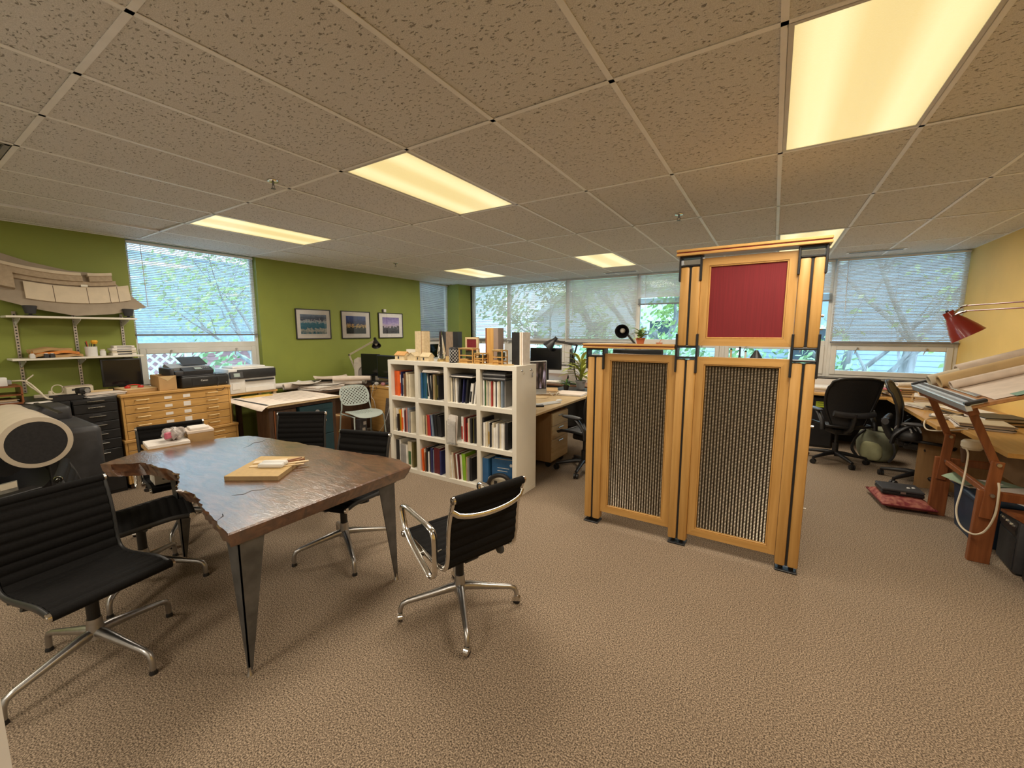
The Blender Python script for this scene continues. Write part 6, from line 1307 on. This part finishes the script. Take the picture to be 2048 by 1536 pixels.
stack('pile of cords and cream booklets on the side desk', (1.60, 5.20, WT), .34, .40, .05, -8, [CREAM, PAPER, DARK, CREAM, PAPERP, GREYP], 7)
cable('cream cord looping over the side desk edge', [(1.55, 5.5, WT+.06), (1.33, 5.42, WT+.01), (1.26, 5.3, WT-.02), (1.25, 5.15, WT-.06), (1.32, 5.0, WT-.03), (1.45, 4.95, WT+.01)], .006, CREAM)
t = thing('tape_reel', 'cream reel on the side desk behind the drafting table', 'reel', (1.75, 4.62, WT)); b = B(); b.lathe([(.03, 0), (.06, 0), (.06, .06), (.03, .06), (.03, 0)], 20); ob('tape', b, CREAM, t); b = B(); b.lathe([(.024, 0), (.03, 0), (.03, .06), (.024, .06), (.024, 0)], 16); ob('core', b, CARD, t)
t = thing('glass_jar', 'glass jar of metal odds on the side desk', 'jar', (1.84, 4.42, WT)); b = B(); b.lathe([(0, 0), (.05, 0), (.052, .09), (.04, .11), (.042, .125), (0, .125)], 20); ob('jar', b, mat('blue_glass', (.40, .46, .52), .12, var=.1, scale=9), t); b = B(); b.lathe([(0, .125), (.044, .125), (.044, .14), (0, .14)], 18); ob('lid', b, ALU, t)
# items on the desk seen through the screen gap
t = thing('cone_lamp', 'black cone lamp standing behind the screen gap', 'lamp', (-.20, 7.15, WT)); b = B(); b.lathe([(0, 0), (.08, 0), (.08, .01), (.01, .02), (.01, .40), (0, .40)], 20); ob('stand', b, BLACK, t); b = B(); b.lathe([(.13, .36), (.02, .56), (0, .56), (0, .55), (.018, .55), (.126, .362)], 26); ob('shade', b, BLACKM, t)
for i, (x, h, m) in enumerate(((-.52, .55, PAPERT), (-.40, .58, DARK), (-.32, .52, WHITEP))):
    t = thing('bottle', ['tan bottle behind the screen gap', 'dark bottle behind the screen gap', 'white bottle next to the black cone lamp'][i], 'bottle', (x-.03, 7.35, WT)); b = B(); b.lathe([(0, 0), (.035, 0), (.036, h*.6), (.014, h*.8), (.014, h), (0, h)], 16); ob('body', b, m, t); b = B(); b.cyl((0, 0, h), (0, 0, h+.02), .016, n=12); ob('cap', b, BLACK, t)

# ================================================================== canvas bag, cushion, black case
t = thing('backpack', 'grey green canvas backpack slumped on the carpet between the task chairs', 'backpack', (1.17, 6.62, 0), R(-20)); CANV = mat('grey_green_canvas', (.20, .21, .14), .85, var=.25, scale=7, bump=.3, bscale=60); CANV2 = mat('pale_green_canvas', (.36, .36, .20), .85, var=.15, scale=9)
b = B(); b.grid(lambda u, v: Vector((.20*math.cos(u*6.2832)*(math.sin(v*math.pi)**.55)*(1+.05*math.sin(3*u*6.28)), .14*math.sin(u*6.2832)*(math.sin(v*math.pi)**.55), .22-.215*math.cos(v*math.pi)+.01*math.sin(7*u*6.28)*math.sin(v*3.1))), 24, 14, True); ob('body', b, CANV, t, smooth=60)
b = B(); b.grid(lambda u, v: Vector((-.02+.11*math.cos(u*6.2832)*(math.sin(v*math.pi)**.5), -.115+.045*math.sin(u*6.2832)*(math.sin(v*math.pi)**.5), .15-.12*math.cos(v*math.pi))), 18, 10, True); ob('pocket', b, CANV2, t, smooth=60)
b = B(); b.tube([(.13*math.cos(a), .10*math.sin(a), .415+.012*math.sin(2*a)) for a in [i*.35 for i in range(18)]], .012, 8, closed=True); ob('rim', b, CANV, t)
for s in (-1, 1): b = B(); b.tube(catmull([(s*.10, -.08, .40), (s*.17, -.15, .30), (s*.20, -.16, .16), (s*.15, -.12, .05)], 4), .010, 6, flat=1.8); ob('strap', b, DARK, t)
t = thing('floor_cushion', 'red patterned floor cushion on the carpet', 'cushion', (1.10, 5.06, 0), R(6))
REDC = mat('red_paisley', (.15, .008, .012), .75, col2=(.34, .12, .08), scale=26, bump=.3, bscale=40)
def cush(u, v, s):
    x, y = (2*u-1), (2*v-1); e = (1-abs(x)**4)*(1-abs(y)**4); return Vector((x*.185, y*.23, .05 + s*.045*max(e, 0)**.5))
b = B(); b.grid(lambda u, v: cush(u, v, 1), 14, 14); b.grid(lambda u, v: cush(u, v, -1), 14, 14); bmesh.ops.remove_doubles(b.bm, verts=b.bm.verts, dist=.001); ob('cover', b, REDC, t, smooth=60)
b = B(); b.tube([(.185, .23, .05), (-.185, .23, .05), (-.185, -.23, .05), (.185, -.23, .05)], .007, 6, closed=True); ob('piping', b, mat('dark_red', (.12, .006, .01), .7, var=.1, scale=9), t)
t = thing('black_case', 'flat black case lying on the red cushion', 'case', (1.10, 5.11, .096), R(4)); b = B(); b.box(-.15, .15, -.115, .115, 0, .03, .006); ob('base', b, BLACK, t); b = B(); b.box(-.15, .15, -.115, .115, .032, .055, .006); ob('lid', b, DARK, t)
for x in (.06, .10): b = B(); b.lathe([(0, .055), (.014, .055), (.012, .06), (0, .06)], 12, (x, -.02+.5*(x-.06), 0)); ob('white_button', b, WHITEP, t)
b = B(); b.box(-.02, .02, -.120, -.115, .02, .04, .002); ob('clasp', b, ALU, t)

# ================================================================== drafting table
dt = thing('drafting_table', 'cherry wood drafting table with a tilted board and slotted legs', 'drafting table', (0,0,0))
def plank(name, p0, p1, y, wx, ty, m=BROWNW):
    d = Vector((p1[0]-p0[0], 0, p1[1]-p0[1])); L_ = d.length; a = math.atan2(d.x, d.z)
    b = B(); b.cbox(((p0[0]+p1[0])/2, y, (p0[1]+p1[1])/2), (wx, ty, L_), ry=a, bev=.003); return ob(name, b, m, dt)
for y in (4.93, 4.04):
    plank('lower_leg', (1.315, .0), (1.325, .52), y, .11, .045); plank('middle_leg', (1.31, .33), (1.335, .735), y-.033, .062, .022)
    plank('upper_arm', (1.335, .70), (1.185, 1.06), y-.012, .045, .022); plank('rear_arm', (1.95, WT+.001), (1.95, 1.41), min(y+.012, 4.90), .04, .022) if y > 4.5 else plank('rear_arm', (1.95, WT+.001), (1.95, 1.41), 4.20, .04, .022)
    b = B(); b.box(1.29, 1.62, y-.02, y+.02, .46, .52, .003); ob('cross_rail', b, BROWNW, dt)
    for x, z in ((1.325, .50), (1.335, .715)): b = B(); b.cyl((x, y-.06, z), (x, y-.04, z), .012, n=12); ob('bolt', b, ALU, dt)
b = B(); b.box(1.32, 1.35, 4.06, 4.91, .47, .51, .003); ob('stretcher', b, BROWNW, dt)
TB = R(-21); bm_ = Matrix.Translation((1.10, 4.38, 1.105)) @ Matrix.Rotation(TB, 4, 'Y')
brd = bpy.data.objects.new('board', None)
b = B(); b.box(0, .98, -.60, .60, 0, .022, .002, M=bm_); bo = ob('board', b, wood('drafting_board', (.34, .16, .06), (.42, .21, .08), .5, ax=1), dt)
b = B(); b.box(.0, .05, -.55, .55, -.055, -.001, .002, M=bm_); ob('front_rail', b, BROWNW, bo)
for y in (-.36, .54): b = B(); b.box(.04, .95, y-.025, y+.025, -.05, -.001, .002, M=bm_); ob('batten', b, BROWNW, bo)
b = B(); b.box(-.012, .07, -.61, .61, .022, .036, .002, M=bm_); b.box(-.02, .012, -.61, .61, -.012, .036, .003, M=bm_); ob('edge_rule', b, mat('aluminium_rule', (.60, .66, .72), .36, metal=.6, var=.06, scale=20), bo)
b = B(); b.box(.028, .05, -.60, .60, .0365, .040, M=bm_); ob('rule_slot', b, DARK, bo)
b = B(); b.box(.10, .125, -.40, .25, .026, .034, .001, M=bm_); ob('straightedge', b, CHROME, bo)
for y in (-.60, .60): b = B(); b.box(-.015, .09, y-.02, y+.02, .03, .05, .004, M=bm_); ob('end_clip', b, BLACK, bo)
def on(x, y, z): return bm_ @ Vector((x, y, z))
e_ = bm_.to_euler()
b = B(); b.sheet(lambda u, v: Vector((.13+.80*u, -.57+1.1*v, .026+.002*math.sin(9*u+7*v))), 10, 12, .001); simple('drawing', 'large wrinkled tan drawing taped on the drafting board', 'drawing', b, PAPERP, bm_.translation, e_, smooth=60)
b = B(); b.sheet(lambda u, v: Vector((.22+.70*u, -.595+.09*v+.02*u, .030+.004*math.sin(12*u)*v)), 10, 3, .001); simple('green_sheet', 'pale green sheet peeking out along the board near edge', 'paper', b, mat('pale_green_paper', (.20, .34, .27), .7, var=.08, scale=9), bm_.translation, e_, smooth=60)
for i, (x0, x1, y0, y1, z, r, m, l) in enumerate(((.10, .95, .05, .10, .058, .032, PAPERP, 'thin pink tan roll across the drafting board, nearest'), (.08, .96, .22, .30, .075, .05, PAPERT, 'thick tan trace roll across the drafting board'), (.06, .30, .40, .42, .072, .045, CREAM, 'short cream roll end at the board far corner'), (.25, .95, .44, .50, .085, .06, PAPERP, 'brown tinted roll at the board far edge'))): paper_roll(l, on(x0, y0, z), on(x1, y1, z), r, m, 'rolls on the drafting board', .8)
# red balanced arm lamp
rl = thing('architect_lamp', 'red architect lamp reaching over the drafting table', 'lamp', (1.88, 3.75, 1.30)); REDL = mat('red_enamel', (.26, .022, .014), .28, var=.08, scale=9, coat=.3)
e0 = Vector((1.88, 3.75, 1.30)); el = Vector((1.82, 3.95, 1.80)); wr = Vector((1.36, 5.00, 1.80))
b = B(); b.cyl((0,0,-.02), (0,0,.06), .018, n=14); b.box(-.03, .03, -.03, .03, -.055, -.012, .005); ob('clamp', b, REDL, rl)
for nm, a, c in (('lower_arm', e0+Vector((0,0,.05)), el), ('upper_arm', el, wr)):
    for dz in (-.022, .022): b = B(); b.cyl(a-e0+Vector((0,0,dz)), c-e0+Vector((0,0,dz)), .0055, n=8); ob(nm, b, REDL, rl)
b = B(); b.tube(catmull([wr-e0+Vector((0,0,.025)), wr-e0+Vector((-.02, .07, .01)), wr-e0+Vector((-.05, .12, -.045))], 4), .009, 8); b.tube(catmull([wr-e0+Vector((0,0,-.025)), wr-e0+Vector((-.02, .06, -.035)), wr-e0+Vector((-.05, .10, -.06))], 4), .009, 8); ob('head_bracket', b, CHROME, rl)
aim = Vector((.54, -.12, -.80)).normalized(); q = Vector((0,0,-1)).rotation_difference(aim).to_matrix().to_4x4(); Mh = Matrix.Translation(wr-e0+Vector((-.06, .14, -.055))) @ q
b = B(); b.lathe([(0, .035), (.038, .035), (.042, .0), (.045, -.02), (.068, -.07), (.098, -.15), (.118, -.215), (.115, -.215), (.093, -.148), (.062, -.068), (.03, -.02), (0, -.015)], 34, M=Mh); sh = ob('shade', b, REDL, rl)
b = B(); b.lathe([(0, -.02), (.02, -.03), (.032, -.09), (.02, -.14), (0, -.15)], 16, M=Mh); ob('bulb', b, mat('unlit_bulb', (.75, .72, .62)), sh)
b = B(); b.cyl(Mh @ Vector((0, 0, .035)), Mh @ Vector((0, 0, .05)), .012, n=10); ob('switch', b, BLACK, sh)
# coiled lead hanging under the drafting table
cable('cream power lead looping down between the drafting table legs', [(1.30, 4.42, .72), (1.308, 4.4, .656), (1.27, 4.3, .444), (1.228, 4.2, .303), (1.222, 4.08, .227), (1.257, 3.98, .212), (1.306, 3.96, .256), (1.337, 3.95, .382), (1.339, 3.95, .54), (1.338, 3.97, .60)], .0065, CREAM)
t = thing('outlet_drum', 'cream round outlet drum hanging under the side desk edge', 'power outlet', (1.34, 4.46, .73)); b = B(); b.lathe([(0, -.02), (.05, -.02), (.062, .0), (.062, .035), (.05, .05), (0, .05)], 22); ob('drum', b, CREAM, t); b = B(); b.lathe([(0, -.14), (.012, -.13), (.022, -.06), (.028, -.02), (0, -.02)], 14, (-.03, .02, 0)); ob('socket', b, DKBROWN, t); b = B(); b.cyl((.04,0,.03), (.09,0,.03), .012, n=10); ob('hanger', b, ALU, t)
# storage tote, folders, amplifier, cases
t = thing('storage_tote', 'dark blue plastic storage tote between the drafting table legs', 'storage bin', (1.60, 4.57, 0)); BLUEP = mat('dark_blue_plastic', (.012, .03, .06), .5, var=.1, scale=9)
b = B()
for z0, z1, k0, k1 in ((0, .36, .86, .97),):
    q = [(-.24*k0, -.28*k0, z0), (.22*k0, -.28*k0, z0), (.22*k0, .28*k0, z0), (-.24*k0, .28*k0, z0), (-.24*k1, -.28*k1, z1), (.22*k1, -.28*k1, z1), (.22*k1, .28*k1, z1), (-.24*k1, .28*k1, z1)]
    v = [b.bm.verts.new(p) for p in q]
    for f in ((3,2,1,0), (0,1,5,4), (1,2,6,5), (2,3,7,6), (3,0,4,7)): b._f([v[i] for i in f])
bmesh.ops.bevel(b.bm, geom=[e for e in b.bm.edges if abs((e.verts[0].co-e.verts[1].co).z) > .2], offset=.04, segments=4, affect='EDGES'); bmesh.ops.solidify(b.bm, geom=list(b.bm.faces), thickness=.004)
ob('bin', b, BLUEP, t); b = B(); b.box(-.25, .23, -.29, .29, .345, .37, .02, 3); ob('lid', b, BLUEP, t)
t = thing('green_folder', 'pale green folded sheet lying on the blue tote', 'folder', (1.50, 4.72, .372), R(20)); b = B(); b.sheet(lambda u, v: Vector(((u-.5)*.40, (v-.5)*.22, .03+.035*math.sin(u*6)*v)), 10, 6, .003); ob('sheet', b, mat('sage_paper', (.24, .32, .22), .8, var=.1, scale=9), t, smooth=60); b = B(); b.cbox((0,0,.008), (.3, .2, .014)); ob('pad', b, PAPER, t)
stack('slanted folders on the blue tote lid', (1.66, 4.46, .372), .28, .26, .05, 30, [PAPER, BROWNW, PAPERP, DARK, PAPER, CREAM], 7)
t = thing('plywood_shelf', 'orange brown plywood offcut lying on the amplifier', 'plywood', (1.66, 4.04, 0)); b = B(); b.cbox((0, 0, .372), (.44, .26, .018), rz=R(10)); ob('sheet', b, BROWNW, t)
t = thing('amplifier', 'black guitar amplifier with a row of knobs on the carpet', 'amplifier', (1.61, 4.06, 0), R(-3)); b = B(); b.box(-.16, .22, -.15, .15, .012, .36, .012, 2); ob('cabinet', b, DARK, t)
b = B(); b.prism([(-.168, .27), (-.12, .352), (-.16, .352), (-.172, .30)], -.13, .13, 'y'); p_ = ob('control_panel', b, BLACK, t)
for k in range(7): b = B(); b.cyl((-.155, -.10+.033*k, .315), (-.178, -.10+.033*k, .325), .008, .007, 10); ob('knob', b, [ALU, CREAM][k % 2], p_)
b = B(); b.box(-.165, -.16, -.135, .135, .03, .25, .004); ob('grille_cloth', b, MESHB, t); 
for x in (-.12, .18):
    for y in (-.12, .12): b = B(); b.cyl((x, y, 0), (x, y, .013), .018, n=10); ob('foot', b, BLACK, t)
for i, (x, y, w_, d, h, l) in enumerate(((1.64, 3.79, .36, .16, .42, 'tall black case standing beside the amplifier'), (1.66, 3.56, .36, .20, .50, 'black case nearest the viewer at the yellow wall'))):
    t = thing('equipment_case', l, 'case', (x, y, 0), R(-4), 'black cases along the yellow wall'); b = B(); b.box(-w_/2, w_/2, -d/2, d/2, 0, h*.55, .02, 2); ob('shell', b, BLACK, t); b = B(); b.box(-w_/2, w_/2, -d/2, d/2, h*.56, h, .02, 2); ob('lid', b, BLACK, t); b = B(); b.tube([(-.06, 0, h), (-.06, 0, h+.03), (.06, 0, h+.03), (.06, 0, h)], .008, 6); ob('handle', b, DARK, t)
# helmet on the side-on task chair
t = thing('bike_helmet', 'black helmet with grey vents hanging on the side-on task chair', 'helmet', (1.24, 5.70, .53), R(30)); b = B(); b.grid(lambda u, v: Vector((.10*math.cos(u*6.2832)*math.sin(v*1.75), .13*math.sin(u*6.2832)*math.sin(v*1.75), .11*math.cos(v*1.75))), 20, 9, True); ob('shell', b, BLACK, t, smooth=60)
for k in (-1, 0, 1): b = B(); b.tube([(.045*k, -.13*math.cos(a)*.8, .02+.10*math.sin(a)) for a in [R(20+14*j) for j in range(11)]], .008, 6); ob('vent_rib', b, GREYP, t)
b = B(); b.tube(catmull([(-.09, 0, 0), (-.05, .03, -.10), (.05, .03, -.10), (.09, 0, 0)], 5), .005, 6); ob('chin_strap', b, DARK, t)
